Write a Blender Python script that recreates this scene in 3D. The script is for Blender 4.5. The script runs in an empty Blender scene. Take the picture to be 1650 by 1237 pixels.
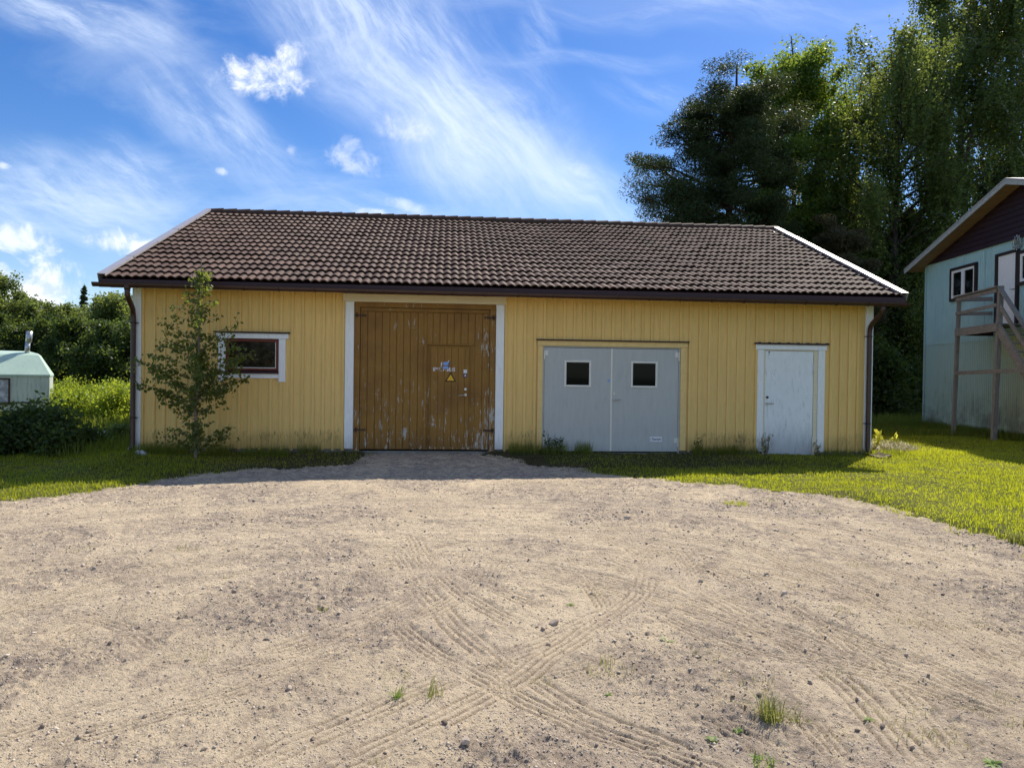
import bpy, math, random
import numpy as np
from mathutils import Vector, Matrix

S = bpy.context.scene
COL = S.collection
R_ = math.radians
rs = np.random.RandomState(7)
random.seed(7)

# ------------------------------------------------------------------ camera
F_PX, PW, PH = 1185.464, 1650.0, 1237.0
CAM = np.array([5.8254, -14.2398, 1.466])
YAW, PITCH, ROLL = 0.085, -0.0111, 0.0134
fw = np.array([math.sin(YAW) * math.cos(PITCH), math.cos(YAW) * math.cos(PITCH), math.sin(PITCH)])
rt = np.array([math.cos(YAW), -math.sin(YAW), 0.0])
up = np.cross(rt, fw)
rt, up = math.cos(ROLL) * rt + math.sin(ROLL) * up, -math.sin(ROLL) * rt + math.cos(ROLL) * up
cam_d = bpy.data.cameras.new('camera')
cam_d.sensor_fit = 'HORIZONTAL'
cam_d.sensor_width = 36.0
cam_d.lens = 36.0 * F_PX / PW
cam_d.clip_start = 0.05
cam_d.clip_end = 3000
cam = bpy.data.objects.new('camera', cam_d)
COL.objects.link(cam)
m = Matrix.Identity(4)
for i in range(3):
    m[i][0] = rt[i]; m[i][1] = up[i]; m[i][2] = -fw[i]; m[i][3] = CAM[i]
cam.matrix_world = m
S.camera = cam

# ------------------------------------------------------------------ exposure, sun, sky
S.view_settings.view_transform = 'Standard'
S.view_settings.look = 'None'
S.view_settings.exposure = 0.47
S.view_settings.gamma = 1.0
SUN_EL, SUN_AZ = 46.8, 39.5
sun_d = bpy.data.lights.new('sun', 'SUN')
sun_d.energy = 4.9
sun_d.angle = R_(0.55)
sun_d.color = (1.0, 0.93, 0.82)
sun = bpy.data.objects.new('sun', sun_d)
COL.objects.link(sun)
sv = Vector((math.sin(R_(SUN_AZ)) * math.cos(R_(SUN_EL)), math.cos(R_(SUN_AZ)) * math.cos(R_(SUN_EL)), math.sin(R_(SUN_EL))))
sun.rotation_euler = sv.to_track_quat('Z', 'Y').to_euler()
sun.location = sv * 60

class NT:
    """small helper for node trees"""
    def __init__(s, nt): s.nt = nt; s.n = nt.nodes; s.l = nt.links
    def node(s, t, **kw):
        a = s.n.new(t)
        for k, v in kw.items(): setattr(a, k, v)
        return a
    def link(s, a, b): s.l.new(a, b)
    def put(s, sock, v):
        if hasattr(v, 'is_output') or isinstance(v, bpy.types.NodeSocket): s.l.new(v, sock)
        else: sock.default_value = v
    def math(s, op, a, b=0.0, c=0.0, clamp=False):
        n = s.n.new('ShaderNodeMath'); n.operation = op; n.use_clamp = clamp
        s.put(n.inputs[0], a); s.put(n.inputs[1], b); s.put(n.inputs[2], c)
        return n.outputs[0]
    def mixc(s, f, a, b, mode='MIX'):
        n = s.n.new('ShaderNodeMix'); n.data_type = 'RGBA'; n.blend_type = mode
        s.put(n.inputs[0], f); s.put(n.inputs[6], a); s.put(n.inputs[7], b)
        return n.outputs[2]
    def smooth(s, x, a, b, to0=0.0, to1=1.0):
        n = s.n.new('ShaderNodeMapRange'); n.interpolation_type = 'SMOOTHSTEP'
        s.put(n.inputs[0], x); n.inputs[1].default_value = a; n.inputs[2].default_value = b
        n.inputs[3].default_value = to0; n.inputs[4].default_value = to1
        return n.outputs[0]
    def noise(s, vec, scale, detail=4, rough=0.55, dist=0.0):
        n = s.n.new('ShaderNodeTexNoise')
        if vec is not None: s.l.new(vec, n.inputs['Vector'])
        n.inputs['Scale'].default_value = scale; n.inputs['Detail'].default_value = detail
        n.inputs['Roughness'].default_value = rough; n.inputs['Distortion'].default_value = dist
        return n.outputs[0]
    def comb(s, x, y, z):
        n = s.n.new('ShaderNodeCombineXYZ'); s.put(n.inputs[0], x); s.put(n.inputs[1], y); s.put(n.inputs[2], z)
        return n.outputs[0]
    def mapping(s, vec, scale=(1, 1, 1), rot=(0, 0, 0), loc=(0, 0, 0)):
        n = s.n.new('ShaderNodeMapping'); s.l.new(vec, n.inputs[0])
        n.inputs[1].default_value = loc; n.inputs[2].default_value = rot; n.inputs[3].default_value = scale
        return n.outputs[0]

def rgb(r, g, b): return (r, g, b, 1.0)

W = bpy.data.worlds.new('World'); S.world = W; W.use_nodes = True
t = NT(W.node_tree); t.n.clear()
wo = t.node('ShaderNodeOutputWorld'); bg = t.node('ShaderNodeBackground')
t.link(bg.outputs[0], wo.inputs[0])
sky = t.node('ShaderNodeTexSky', sky_type='NISHITA')
sky.sun_disc = False; sky.sun_elevation = R_(SUN_EL); sky.sun_rotation = R_(SUN_AZ)
sky.air_density = 1.0; sky.dust_density = 0.2; sky.ozone_density = 3.0
SKY_STRENGTH = 0.135
hsv = t.node('ShaderNodeHueSaturation'); t.link(sky.outputs[0], hsv.inputs['Color'])
hsv.inputs['Hue'].default_value = 0.512; hsv.inputs['Saturation'].default_value = 1.32; hsv.inputs['Value'].default_value = 0.76
tc = t.node('ShaderNodeTexCoord')
sx = t.node('ShaderNodeSeparateXYZ'); t.link(tc.outputs['Generated'], sx.inputs[0])
dy = t.math('MAXIMUM', sx.outputs[1], 0.05)
AX = t.math('DIVIDE', sx.outputs[0], dy)       # east over north
AZ_ = t.math('DIVIDE', sx.outputs[2], dy)      # height over north
def sky_xy(u, v):
    r = fw + rt * (u - 825) / F_PX - up * (v - 618.5) / F_PX
    return r[0] / r[1], r[2] / r[1]
P2 = t.comb(AX, AZ_, 0.0)
# gentle swirl for all cirrus
wn = t.node('ShaderNodeTexNoise'); t.link(P2, wn.inputs['Vector']); wn.inputs['Scale'].default_value = 3.2; wn.inputs['Detail'].default_value = 3
ws = t.node('ShaderNodeVectorMath', operation='SUBTRACT'); t.link(wn.outputs['Color'], ws.inputs[0]); ws.inputs[1].default_value = (0.5, 0.5, 0.5)
wm = t.node('ShaderNodeVectorMath', operation='SCALE'); t.link(ws.outputs[0], wm.inputs[0]); wm.inputs['Scale'].default_value = 0.13
wa = t.node('ShaderNodeVectorMath', operation='ADD'); t.link(P2, wa.inputs[0]); t.link(wm.outputs[0], wa.inputs[1])
PW2 = wa.outputs[0]
def blob(vec, p, q, half, soft=1.0):
    """1 inside a long soft band from pixel direction p to q with the given half-width"""
    x0, y0 = sky_xy(*p); x1, y1 = sky_xy(*q)
    cx, cy = (x0 + x1) / 2, (y0 + y1) / 2
    ln = math.hypot(x1 - x0, y1 - y0) / 2; a = math.atan2(y1 - y0, x1 - x0)
    s = t.node('ShaderNodeSeparateXYZ'); t.link(vec, s.inputs[0])
    X = t.math('SUBTRACT', s.outputs[0], cx); Y = t.math('SUBTRACT', s.outputs[1], cy)
    L = t.math('ADD', t.math('MULTIPLY', X, math.cos(a) / ln), t.math('MULTIPLY', Y, math.sin(a) / ln))
    V = t.math('ADD', t.math('MULTIPLY', X, -math.sin(a) / (half / F_PX)), t.math('MULTIPLY', Y, math.cos(a) / (half / F_PX)))
    d = t.math('SQRT', t.math('ADD', t.math('MULTIPLY', L, L), t.math('MULTIPLY', V, V)))
    return t.smooth(d, 1.0 + 0.35 * soft, max(0.0, 1.0 - soft), 0.0, 1.0)
def streak(ang, scale, squash, detail, lo, hi, vec=None, dist=0.0, loc=(0, 0, 0)):
    mp = t.mapping(vec or PW2, scale=(1, 1, 1), rot=(0, 0, -ang), loc=loc)
    mp = t.mapping(mp, scale=(1.0, squash, 1.0))
    return t.smooth(t.noise(mp, scale, detail, 0.68, dist), lo, hi)
dens = None
def add(d):
    global dens
    dens = d if dens is None else t.math('SUBTRACT', 1.0, t.math('MULTIPLY', t.math('SUBTRACT', 1.0, dens), t.math('SUBTRACT', 1.0, d)))
dr = math.radians
# broad diagonal veil, its fan and brighter core
n1 = streak(dr(-40), 5.0, 4.5, 8, 0.36, 0.72)
n2 = streak(dr(-52), 9.0, 5.0, 8, 0.38, 0.75)
n3 = streak(dr(-28), 7.0, 4.0, 8, 0.36, 0.74, loc=(3, 1, 0))
n4 = streak(dr(-5), 5.0, 5.0, 8, 0.38, 0.74, loc=(7, 2, 0))
def mul(a, b): return t.math('MULTIPLY', a, b)
def lift(n, base, amp): return t.math('ADD', mul(n, amp), base)
add(mul(blob(PW2, (480, -60), (900, 330), 150), lift(n2, 0.24, 0.55)))
soft = t.smooth(t.noise(PW2, 7.0, 9, 0.68, 0.4), 0.36, 0.76)
add(mul(blob(PW2, (-120, 270), (330, 330), 70), lift(n3, 0.10, 0.5)))
add(mul(mul(blob(PW2, (520, 60), (980, 335), 120), soft), 0.75))
add(mul(mul(blob(PW2, (420, -60), (640, 140), 110), soft), 0.45))
add(mul(blob(PW2, (560, 120), (960, 340), 90), lift(n1, 0.36, 0.55)))
add(mul(blob(PW2, (800, 250), (1040, 345), 48), lift(n3, 0.32, 0.5)))
add(mul(blob(PW2, (350, -40), (720, 60), 90), lift(n2, 0.16, 0.45)))
add(mul(blob(PW2, (-60, -20), (290, 105), 42), lift(n3, 0.20, 0.75)))
add(mul(blob(PW2, (60, -60), (260, 60), 60), lift(n3, 0.05, 0.5)))
add(mul(blob(PW2, (170, 90), (520, 330), 55), lift(n1, 0.12, 0.6)))
add(mul(blob(PW2, (140, 220), (320, 320), 36), lift(n3, 0.08, 0.6)))
add(mul(blob(PW2, (-260, 330), (420, 330), 90), lift(n4, 0.12, 0.5)))
add(mul(blob(PW2, (400, 330), (760, 345), 35), lift(n4, 0.12, 0.6)))
add(mul(blob(PW2, (860, -40), (880, 130), 26), lift(n2, 0.02, 0.35)))
add(mul(blob(PW2, (760, 85), (1100, 100), 16), lift(n4, 0.05, 0.3)))
add(mul(blob(PW2, (960, 130), (1120, 175), 40), lift(n3, 0.0, 0.3)))
add(mul(blob(PW2, (600, -30), (1500, 20), 50), lift(n4, 0.12, 0.35)))
# general thin cirrus elsewhere in the sky
gm = t.mapping(tc.outputs['Generated'], scale=(1.0, 2.6, 3.0), rot=(0, 0, 0.6))
add(mul(t.smooth(t.noise(gm, 2.2, 8, 0.6, 0.6), 0.52, 0.8), 0.25))
# unseen cloud added behind the viewpoint to brighten and whiten the shaded side
add(mul(mul(t.smooth(t.noise(gm, 1.6, 6, 0.6, 0.4), 0.41, 0.62), 0.95), t.smooth(sx.outputs[1], 0.30, -0.15)))
# cumulus puffs
bn = t.noise(P2, 19.0, 8, 0.66, 0.5)
bn2 = t.noise(P2, 60.0, 5, 0.6, 0.2)
puff = None
def addp(d):
    global puff
    puff = d if puff is None else t.math('MAXIMUM', puff, d)
def pf(p, q, half, k=1.0):
    b = blob(P2, p, q, half, soft=0.9)
    e = t.math('ADD', t.math('MULTIPLY', b, 0.72), t.math('ADD', t.math('MULTIPLY', t.math('SUBTRACT', bn, 0.5), 2.0), t.math('MULTIPLY', t.math('SUBTRACT', bn2, 0.5), 0.6)))
    addp(mul(mul(t.smooth(e, 0.15, 0.95), t.smooth(b, 0.0, 0.45)), k))
pf((330, 126), (525, 124), 40); pf((345, 120), (430, 128), 36); pf((400, 132), (515, 122), 40); pf((440, 80), (505, 105), 30); pf((352, 92), (400, 115), 24, 0.9)
pf((505, 238), (640, 280), 30, 0.5); pf((545, 222), (590, 258), 22, 0.4); pf((590, 195), (720, 215), 30, 0.35); pf((900, 255), (960, 285), 18, 0.3)
pf((462, 228), (480, 258), 13, 0.55); pf((345, 272), (372, 280), 8, 0.5); pf((610, 320), (690, 340), 16, 0.45); pf((-10, 265), (20, 270), 7, 0.5)
pf((-60, 470), (165, 474), 60); pf((15, 440), (130, 456), 62, 1.0); pf((40, 450), (120, 462), 40); pf((-60, 440), (40, 446), 34); pf((-60, 382), (110, 390), 28, 0.7); pf((120, 384), (285, 394), 26, 0.9); pf((560, 340), (640, 346), 10, 0.5)
pf((150, 480), (220, 500), 30, 0.4)
# shade on the underside of the cumulus: sample the billows a little toward the sun
below = t.mapping(P2, loc=(-0.012, -0.018, 0))
bsh = t.smooth(t.math('SUBTRACT', t.noise(below, 19.0, 8, 0.66, 0.5), bn), -0.12, 0.16)
hz = t.smooth(sx.outputs[2], 0.0, 0.30, 1.0, 0.0)
hz = mul(t.math('POWER', hz, 2.0), 0.26)
skyc = t.mixc(hz, hsv.outputs[0], rgb(3.3, 4.6, 6.4))
cl1 = t.mixc(mul(dens, 0.85), skyc, rgb(5.4, 6.1, 7.1))
pcol = t.mixc(bsh, rgb(6.6, 6.8, 7.2), rgb(4.3, 4.9, 6.0))
cl2 = t.mixc(puff, cl1, pcol)
t.link(cl2, bg.inputs[0]); bg.inputs[1].default_value = SKY_STRENGTH

# ------------------------------------------------------------------ picture-to-place helpers
def ray(u, v): return fw + rt * (u - 825.0) / F_PX - up * (v - 618.5) / F_PX
def sstep(x): x = np.clip(x, 0, 1); return x * x * (3 - 2 * x)
def terrain(x, y):
    a = np.interp(x, [-3, 1.5, 4.7, 8.0, 11.5, 13.0, 16], [0.17, 0.17, 0.10, 0.085, 0.03, 0.01, 0.0])
    return -0.05 - a * sstep((0.4 - y) / 3.6) - 0.05 * sstep((-4 - y) / 6.0)
def ground_at(u, v):
    r = ray(u, v); z = -0.05
    for _ in range(12):
        p = CAM + r * (z - CAM[2]) / r[2]; z = float(terrain(p[0], p[1]))
    return np.array([p[0], p[1], z])
def at_depth(u, v, d): return CAM + ray(u, v) * d

# ------------------------------------------------------------------ mesh helpers
class MB:
    def __init__(s): s.v = []; s.f = []; s.mi = []; s.smooth = False
    def add(s, vs, fs, mi=0):
        b = len(s.v); s.v.extend([tuple(map(float, p)) for p in vs]); s.f.extend([tuple(i + b for i in f) for f in fs]); s.mi.extend([mi] * len(fs)); return s
    def box(s, x0, x1, y0, y1, z0, z1, mi=0, tf=None):
        vs = [(x, y, z) for z in (z0, z1) for y in (y0, y1) for x in (x0, x1)]
        if tf: vs = [tf(*p) for p in vs]
        return s.add(vs, [(0, 2, 3, 1), (4, 5, 7, 6), (0, 1, 5, 4), (2, 6, 7, 3), (0, 4, 6, 2), (1, 3, 7, 5)], mi)
    def bevbox(s, x0, x1, y0, y1, z0, z1, b=0.006, mi=0, tf=None):
        # box whose front (-y) edges are chamfered
        vs = [(x0, y1, z0), (x1, y1, z0), (x1, y1, z1), (x0, y1, z1),
              (x0, y0 + b, z0), (x1, y0 + b, z0), (x1, y0 + b, z1), (x0, y0 + b, z1),
              (x0 + b, y0, z0 + b), (x1 - b, y0, z0 + b), (x1 - b, y0, z1 - b), (x0 + b, y0, z1 - b)]
        if tf: vs = [tf(*p) for p in vs]
        fs = [(3, 2, 1, 0), (8, 9, 10, 11)]
        for i in range(4):
            j = (i + 1) % 4
            fs += [(i, j, 4 + j, 4 + i), (4 + i, 4 + j, 8 + j, 8 + i)]
        return s.add(vs, fs, mi)
    def tube(s, pts, rad, n=8, cap=True, mi=0):
        pts = [Vector(p) for p in pts]; rads = rad if hasattr(rad, '__len__') else [rad] * len(pts)
        rings = []; b = len(s.v); ref = None
        for i, p in enumerate(pts):
            d = (pts[min(i + 1, len(pts) - 1)] - pts[max(i - 1, 0)])
            if d.length < 1e-9: d = Vector((0, 0, 1))
            d.normalize()
            if ref is None: ref = d.orthogonal().normalized()
            ref = (ref - d * ref.dot(d))
            if ref.length < 1e-6: ref = d.orthogonal()
            ref.normalize(); q = d.cross(ref)
            for k in range(n):
                a = 2 * math.pi * k / n
                s.v.append(tuple(p + (ref * math.cos(a) + q * math.sin(a)) * rads[i]))
        for i in range(len(pts) - 1):
            for k in range(n):
                k2 = (k + 1) % n
                s.f.append((b + i * n + k, b + i * n + k2, b + (i + 1) * n + k2, b + (i + 1) * n + k)); s.mi.append(mi)
        if cap:
            s.f.append(tuple(b + k for k in reversed(range(n)))); s.f.append(tuple(b + (len(pts) - 1) * n + k for k in range(n))); s.mi += [mi, mi]
        return s
    def prism(s, poly, y0, y1, mi=0, tf=None):
        # polygon in x,z extruded along y
        n = len(poly); vs = [(x, y0, z) for x, z in poly] + [(x, y1, z) for x, z in poly]
        if tf: vs = [tf(*p) for p in vs]
        fs = [tuple(range(n)), tuple(range(2 * n - 1, n - 1, -1))] + [(i, n + i, n + (i + 1) % n, (i + 1) % n) for i in range(n)]
        return s.add(vs, fs, mi)
    def build(s, name, mats, parent=None, smooth=False):
        me = bpy.data.meshes.new(name); off = world_off(parent)
        me.from_pydata([(x - off[0], y - off[1], z - off[2]) for x, y, z in s.v], [], s.f)
        mats = mats if isinstance(mats, (list, tuple)) else [mats]
        for q in mats: me.materials.append(q)
        me.polygons.foreach_set('material_index', s.mi)
        if smooth or s.smooth: me.polygons.foreach_set('use_smooth', [True] * len(me.polygons))
        me.update()
        import bmesh
        bm = bmesh.new(); bm.from_mesh(me); bmesh.ops.recalc_face_normals(bm, faces=bm.faces); bm.to_mesh(me); bm.free()
        return link(name, me, parent)
def world_off(p):
    o = Vector((0, 0, 0))
    while p is not None: o = o + Vector(p.location); p = p.parent
    return o
def link(name, me, parent=None):
    o = bpy.data.objects.new(name, me); COL.objects.link(o)
    if parent is not None: o.parent = parent
    return o
def np_mesh(name, V, faces, mat, parent=None, attrs=None, smooth=False):
    """fast mesh: V (n,3), faces (m,k)"""
    off = world_off(parent); V = np.asarray(V, np.float32) - np.array(off, np.float32)
    faces = np.asarray(faces, np.int32); k = faces.shape[1]
    me = bpy.data.meshes.new(name)
    me.vertices.add(len(V)); me.vertices.foreach_set('co', V.ravel())
    me.loops.add(faces.size); me.loops.foreach_set('vertex_index', faces.ravel())
    me.polygons.add(len(faces)); me.polygons.foreach_set('loop_start', np.arange(0, faces.size, k, dtype=np.int32))
    if smooth: me.polygons.foreach_set('use_smooth', np.ones(len(faces), bool))
    for an, av in (attrs or {}).items():
        a = me.attributes.new(an, 'FLOAT', 'POINT'); a.data.foreach_set('value', np.asarray(av, np.float32))
    me.materials.append(mat); me.update(calc_edges=True); me.validate()
    return link(name, me, parent)
def empty(name, loc=(0, 0, 0)):
    o = bpy.data.objects.new(name, None); COL.objects.link(o); o.location = loc; o.empty_display_size = 0.3
    return o
def tag(o, label=None, cat=None, group=None, kind=None):
    if label: o['label'] = label
    if cat: o['category'] = cat
    if group: o['group'] = group
    if kind: o['kind'] = kind
    return o

# ------------------------------------------------------------------ noise for real relief
def vnoise(x, y, seed=0):
    r = np.random.RandomState(seed); tab = r.rand(256, 256)
    xi = np.floor(x).astype(int); yi = np.floor(y).astype(int); fx = x - xi; fy = y - yi
    fx = fx * fx * (3 - 2 * fx); fy = fy * fy * (3 - 2 * fy)
    a = tab[xi & 255, yi & 255]; b = tab[(xi + 1) & 255, yi & 255]; c = tab[xi & 255, (yi + 1) & 255]; d = tab[(xi + 1) & 255, (yi + 1) & 255]
    return (a * (1 - fx) + b * fx) * (1 - fy) + (c * (1 - fx) + d * fx) * fy
def fbm(x, y, oct=4, seed=0, gain=0.5):
    v = 0; amp = 1; tot = 0
    for o in range(oct):
        v = v + amp * vnoise(x * 2 ** o + 17.3 * o, y * 2 ** o + 5.1 * o, seed + o); tot += amp; amp *= gain
    return v / tot

# ------------------------------------------------------------------ materials
def new_mat(name):
    mt = bpy.data.materials.new(name); mt.use_nodes = True
    q = NT(mt.node_tree); q.n.clear()
    out = q.node('ShaderNodeOutputMaterial'); p = q.node('ShaderNodeBsdfPrincipled'); q.link(p.outputs[0], out.inputs[0])
    q.out = out; q.p = p
    q.obj = q.node('ShaderNodeTexCoord').outputs['Object']
    return mt, q
def setp(q, **kw):
    for k, v in kw.items(): q.put(q.p.inputs[k.replace('_', ' ')], v)
def bump(q, h, strength=0.3, dist=0.01):
    b = q.node('ShaderNodeBump'); b.inputs['Strength'].default_value = strength; b.inputs['Distance'].default_value = dist
    q.link(h, b.inputs['Height']); q.link(b.outputs[0], q.p.inputs['Normal'])
def painted(name, col, rough=0.55, var=0.12, grain=(8, 8, 0.8), dirt=None, dirt_amt=0.4, bs=0.15, spec=0.3, low=None):
    """weathered paint on wood or metal; dirt: colour of blotchy stains; low=(z0,z1,strength): splash dirt near the ground"""
    mt, q = new_mat(name)
    g = q.mapping(q.obj, scale=grain)
    n = q.noise(g, 6.0, 6, 0.6); n2 = q.noise(q.obj, 1.3, 4, 0.6)
    k = 1.0
    dk = tuple(c * (1 - var) for c in col); lt = tuple(min(1, c * (1 + var)) for c in col)
    c = q.mixc(q.smooth(n, 0.3, 0.7), rgb(*dk), rgb(*lt))
    c = q.mixc(mul_(q, q.smooth(n2, 0.45, 0.75), var * 1.6), c, rgb(*[x * 0.6 for x in col]))
    if dirt:
        st = q.noise(q.mapping(q.obj, scale=(5, 5, 1.2)), 3.0, 7, 0.68)
        c = q.mixc(mul_(q, q.smooth(st, 0.54, 0.72), dirt_amt), c, rgb(*dirt))
    if low:
        sp = q.node('ShaderNodeSeparateXYZ'); q.link(q.obj, sp.inputs[0])
        h = q.math('ADD', sp.outputs[2], mul_(q, q.noise(q.mapping(q.obj, scale=(6, 6, 1.0)), 2.5, 6, 0.7), -0.5))
        c = q.mixc(mul_(q, q.smooth(h, low[1] - 0.25, low[0] - 0.25), low[2]), c, rgb(*(dirt or (0.08, 0.07, 0.05))))
    setp(q, Base_Color=c, Roughness=rough); q.p.inputs['Specular IOR Level'].default_value = spec
    bump(q, n, bs, 0.004)
    return mt
def mul_(q, a, b): return q.math('MULTIPLY', a, b)

M = {}
M['siding'] = painted('yellow_siding', (0.80, 0.545, 0.19), 0.6, 0.07, (10, 10, 0.5), dirt=(0.30, 0.21, 0.07), dirt_amt=0.12, bs=0.2, spec=0.25, low=(0.0, 0.42, 0.55))
_n = NT(M['siding'].node_tree); _p = M['siding'].node_tree.nodes['Principled BSDF']; _src = _p.inputs['Base Color'].links[0].from_socket
_tc = _n.node('ShaderNodeTexCoord').outputs['Object']; _sx = _n.node('ShaderNodeSeparateXYZ'); _n.link(_tc, _sx.inputs[0])
_wn = _n.node('ShaderNodeTexWhiteNoise', noise_dimensions='2D'); _n.link(_n.comb(_n.math('FLOOR', _n.math('MULTIPLY', _sx.outputs[0], 10.26)), _n.math('FLOOR', _n.math('MULTIPLY', _n.math('ADD', _sx.outputs[2], _n.math('MULTIPLY', _sx.outputs[0], 7.31)), 0.28)), 0.0), _wn.inputs['Vector'])
_c = _n.mixc(_n.math('MULTIPLY', _n.smooth(_wn.outputs['Value'], 0.35, 1.0), 0.16), _src, rgb(0.56, 0.34, 0.09))
_nl = _n.noise(_n.mapping(_tc, scale=(20, 20, 20)), 1.6, 2, 0.5)
_c = _n.mixc(_n.smooth(_nl, 0.745, 0.775, 0.0, 0.75), _c, rgb(0.09, 0.06, 0.03))
_n.link(_c, _p.inputs['Base Color'])
M['trimyellow'] = painted('yellow_trim', (0.77, 0.54, 0.21), 0.55, 0.05, (2, 2, 2), dirt=(0.3, 0.2, 0.08), dirt_amt=0.15, spec=0.3)
M['white'] = painted('white_trim', (0.84, 0.84, 0.81), 0.5, 0.05, (8, 8, 0.8), dirt=(0.28, 0.27, 0.25), dirt_amt=0.18, spec=0.3, low=(0.0, 0.35, 0.4))
M['beige'] = painted('beige_board', (0.75, 0.66, 0.46), 0.55, 0.06, (0.6, 8, 8), dirt=(0.4, 0.33, 0.2), dirt_amt=0.2)
M['verge'] = painted('verge_metal', (0.52, 0.485, 0.475), 0.36, 0.04, (1, 1, 1), dirt=(0.34, 0.30, 0.28), dirt_amt=0.3, bs=0.02, spec=0.8)
M['verge'].node_tree.nodes['Principled BSDF'].inputs['Metallic'].default_value = 0.35
M['plum'] = painted('plum_fascia', (0.050, 0.022, 0.024), 0.5, 0.12, (0.6, 8, 8), spec=0.3)
M['gutter'] = painted('brown_gutter', (0.052, 0.022, 0.017), 0.35, 0.08, (2, 2, 2), dirt=(0.12, 0.09, 0.07), dirt_amt=0.2, bs=0.03, spec=0.5)
M['concrete'] = painted('plinth_concrete', (0.22, 0.21, 0.19), 0.9, 0.2, (4, 4, 4), dirt=(0.06, 0.07, 0.05), dirt_amt=0.5, spec=0.15)
M['greydoor'] = painted('grey_door_paint', (0.455, 0.465, 0.435), 0.42, 0.04, (3, 3, 0.4), dirt=(0.25, 0.255, 0.24), dirt_amt=0.28, bs=0.02, spec=0.4, low=(-0.05, 0.2, 0.25))
M['palemetal'] = painted('pale_metal', (0.72, 0.70, 0.62), 0.4, 0.04, (2, 2, 2), bs=0.02, spec=0.5)
M['whitedoor'] = painted('white_door_paint', (0.80, 0.82, 0.80), 0.45, 0.03, (2, 2, 0.8), dirt=(0.20, 0.21, 0.22), dirt_amt=0.42, bs=0.03, spec=0.35, low=(-0.1, 0.72, 0.65))
M['redsash'] = painted('red_brown_sash', (0.16, 0.038, 0.022), 0.45, 0.12, (8, 8, 2), dirt=(0.4, 0.3, 0.2), dirt_amt=0.25)
M['iron'] = painted('rusty_iron', (0.075, 0.040, 0.024), 0.7, 0.3, (6, 6, 6), dirt=(0.16, 0.07, 0.03), dirt_amt=0.4)
M['darkframe'] = painted('dark_brown_frame', (0.030, 0.018, 0.018), 0.5, 0.15, (4, 4, 1))
M['purple'] = painted('dark_purple_boards', (0.034, 0.017, 0.024), 0.55, 0.2, (8, 0.6, 8), dirt=(0.07, 0.05, 0.05), dirt_amt=0.3)
M['soffit'] = painted('soffit_wood', (0.33, 0.235, 0.145), 0.7, 0.2, (1, 8, 1), dirt=(0.16, 0.1, 0.05), dirt_amt=0.3)
M['greywood'] = painted('weathered_grey_wood', (0.24, 0.225, 0.205), 0.85, 0.28, (12, 12, 0.9), dirt=(0.07, 0.06, 0.05), dirt_amt=0.5, bs=0.4, spec=0.15)
M['greywoodh'] = painted('weathered_grey_rail', (0.24, 0.225, 0.205), 0.85, 0.28, (9, 0.9, 9), dirt=(0.07, 0.06, 0.05), dirt_amt=0.5, bs=0.4, spec=0.15)
M['verge2'] = painted('weathered_bargeboard', (0.42, 0.43, 0.40), 0.7, 0.2, (6, 1, 6), dirt=(0.15, 0.15, 0.13), dirt_amt=0.5)
M['galv'] = painted('galvanised_pipe', (0.42, 0.43, 0.42), 0.32, 0.15, (3, 3, 3), dirt=(0.2, 0.2, 0.2), dirt_amt=0.4, bs=0.03)
M['galv'].node_tree.nodes['Principled BSDF'].inputs['Metallic'].default_value = 0.75
M['chrome'] = painted('door_fitting', (0.55, 0.53, 0.48), 0.3, 0.05, (3, 3, 3), bs=0.0)
M['chrome'].node_tree.nodes['Principled BSDF'].inputs['Metallic'].default_value = 0.8
M['signyellow'] = painted('sign_yellow', (0.75, 0.42, 0.02), 0.45, 0.1, (6, 6, 6), dirt=(0.3, 0.16, 0.02), dirt_amt=0.4, bs=0.0)
M['signdark'] = painted('sign_dark', (0.022, 0.012, 0.010), 0.5, 0.1, (6, 6, 6), bs=0.0)
M['lettering'] = painted('worn_white_lettering', (0.72, 0.70, 0.74), 0.5, 0.1, (40, 40, 40), dirt=(0.22, 0.12, 0.06), dirt_amt=0.9, bs=0.0)
M['stickblue'] = painted('sticker_blue', (0.22, 0.38, 0.72), 0.4, 0.2, (30, 30, 30), bs=0.0)
M['sticknavy'] = painted('sticker_navy', (0.06, 0.06, 0.20), 0.4, 0.2, (30, 30, 30), bs=0.0)
M['stickwhite'] = painted('sticker_white', (0.75, 0.76, 0.78), 0.4, 0.05, (30, 30, 30), bs=0.0)
M['blackink'] = painted('black_ink', (0.03, 0.03, 0.03), 0.6, 0.1, (30, 30, 30), bs=0.0)

def glass_mat(name, tintc=(0.006, 0.007, 0.006), mott=None, rough=0.04, spec=0.10):
    mt, q = new_mat(name)
    if mott:
        c = q.mixc(q.smooth(q.noise(q.obj, 9.0, 6, 0.65), 0.42, 0.68), rgb(*tintc), rgb(*mott))
        setp(q, Base_Color=c)
    else: setp(q, Base_Color=rgb(*tintc))
    setp(q, Roughness=rough); q.p.inputs['Specular IOR Level'].default_value = spec
    return mt
M['glass'] = glass_mat('dark_glass')
M['glassreflbrown'] = glass_mat('brown_reflection_glass', (0.010, 0.008, 0.004), (0.045, 0.034, 0.016), 0.12)  # brownish reflection painted as mottling in the pane colour
M['glassreflwhite'] = glass_mat('white_reflection_glass', (0.30, 0.31, 0.34), (0.62, 0.62, 0.66), 0.08, 0.3)  # whitish sky reflection painted into the caravan pane

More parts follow.
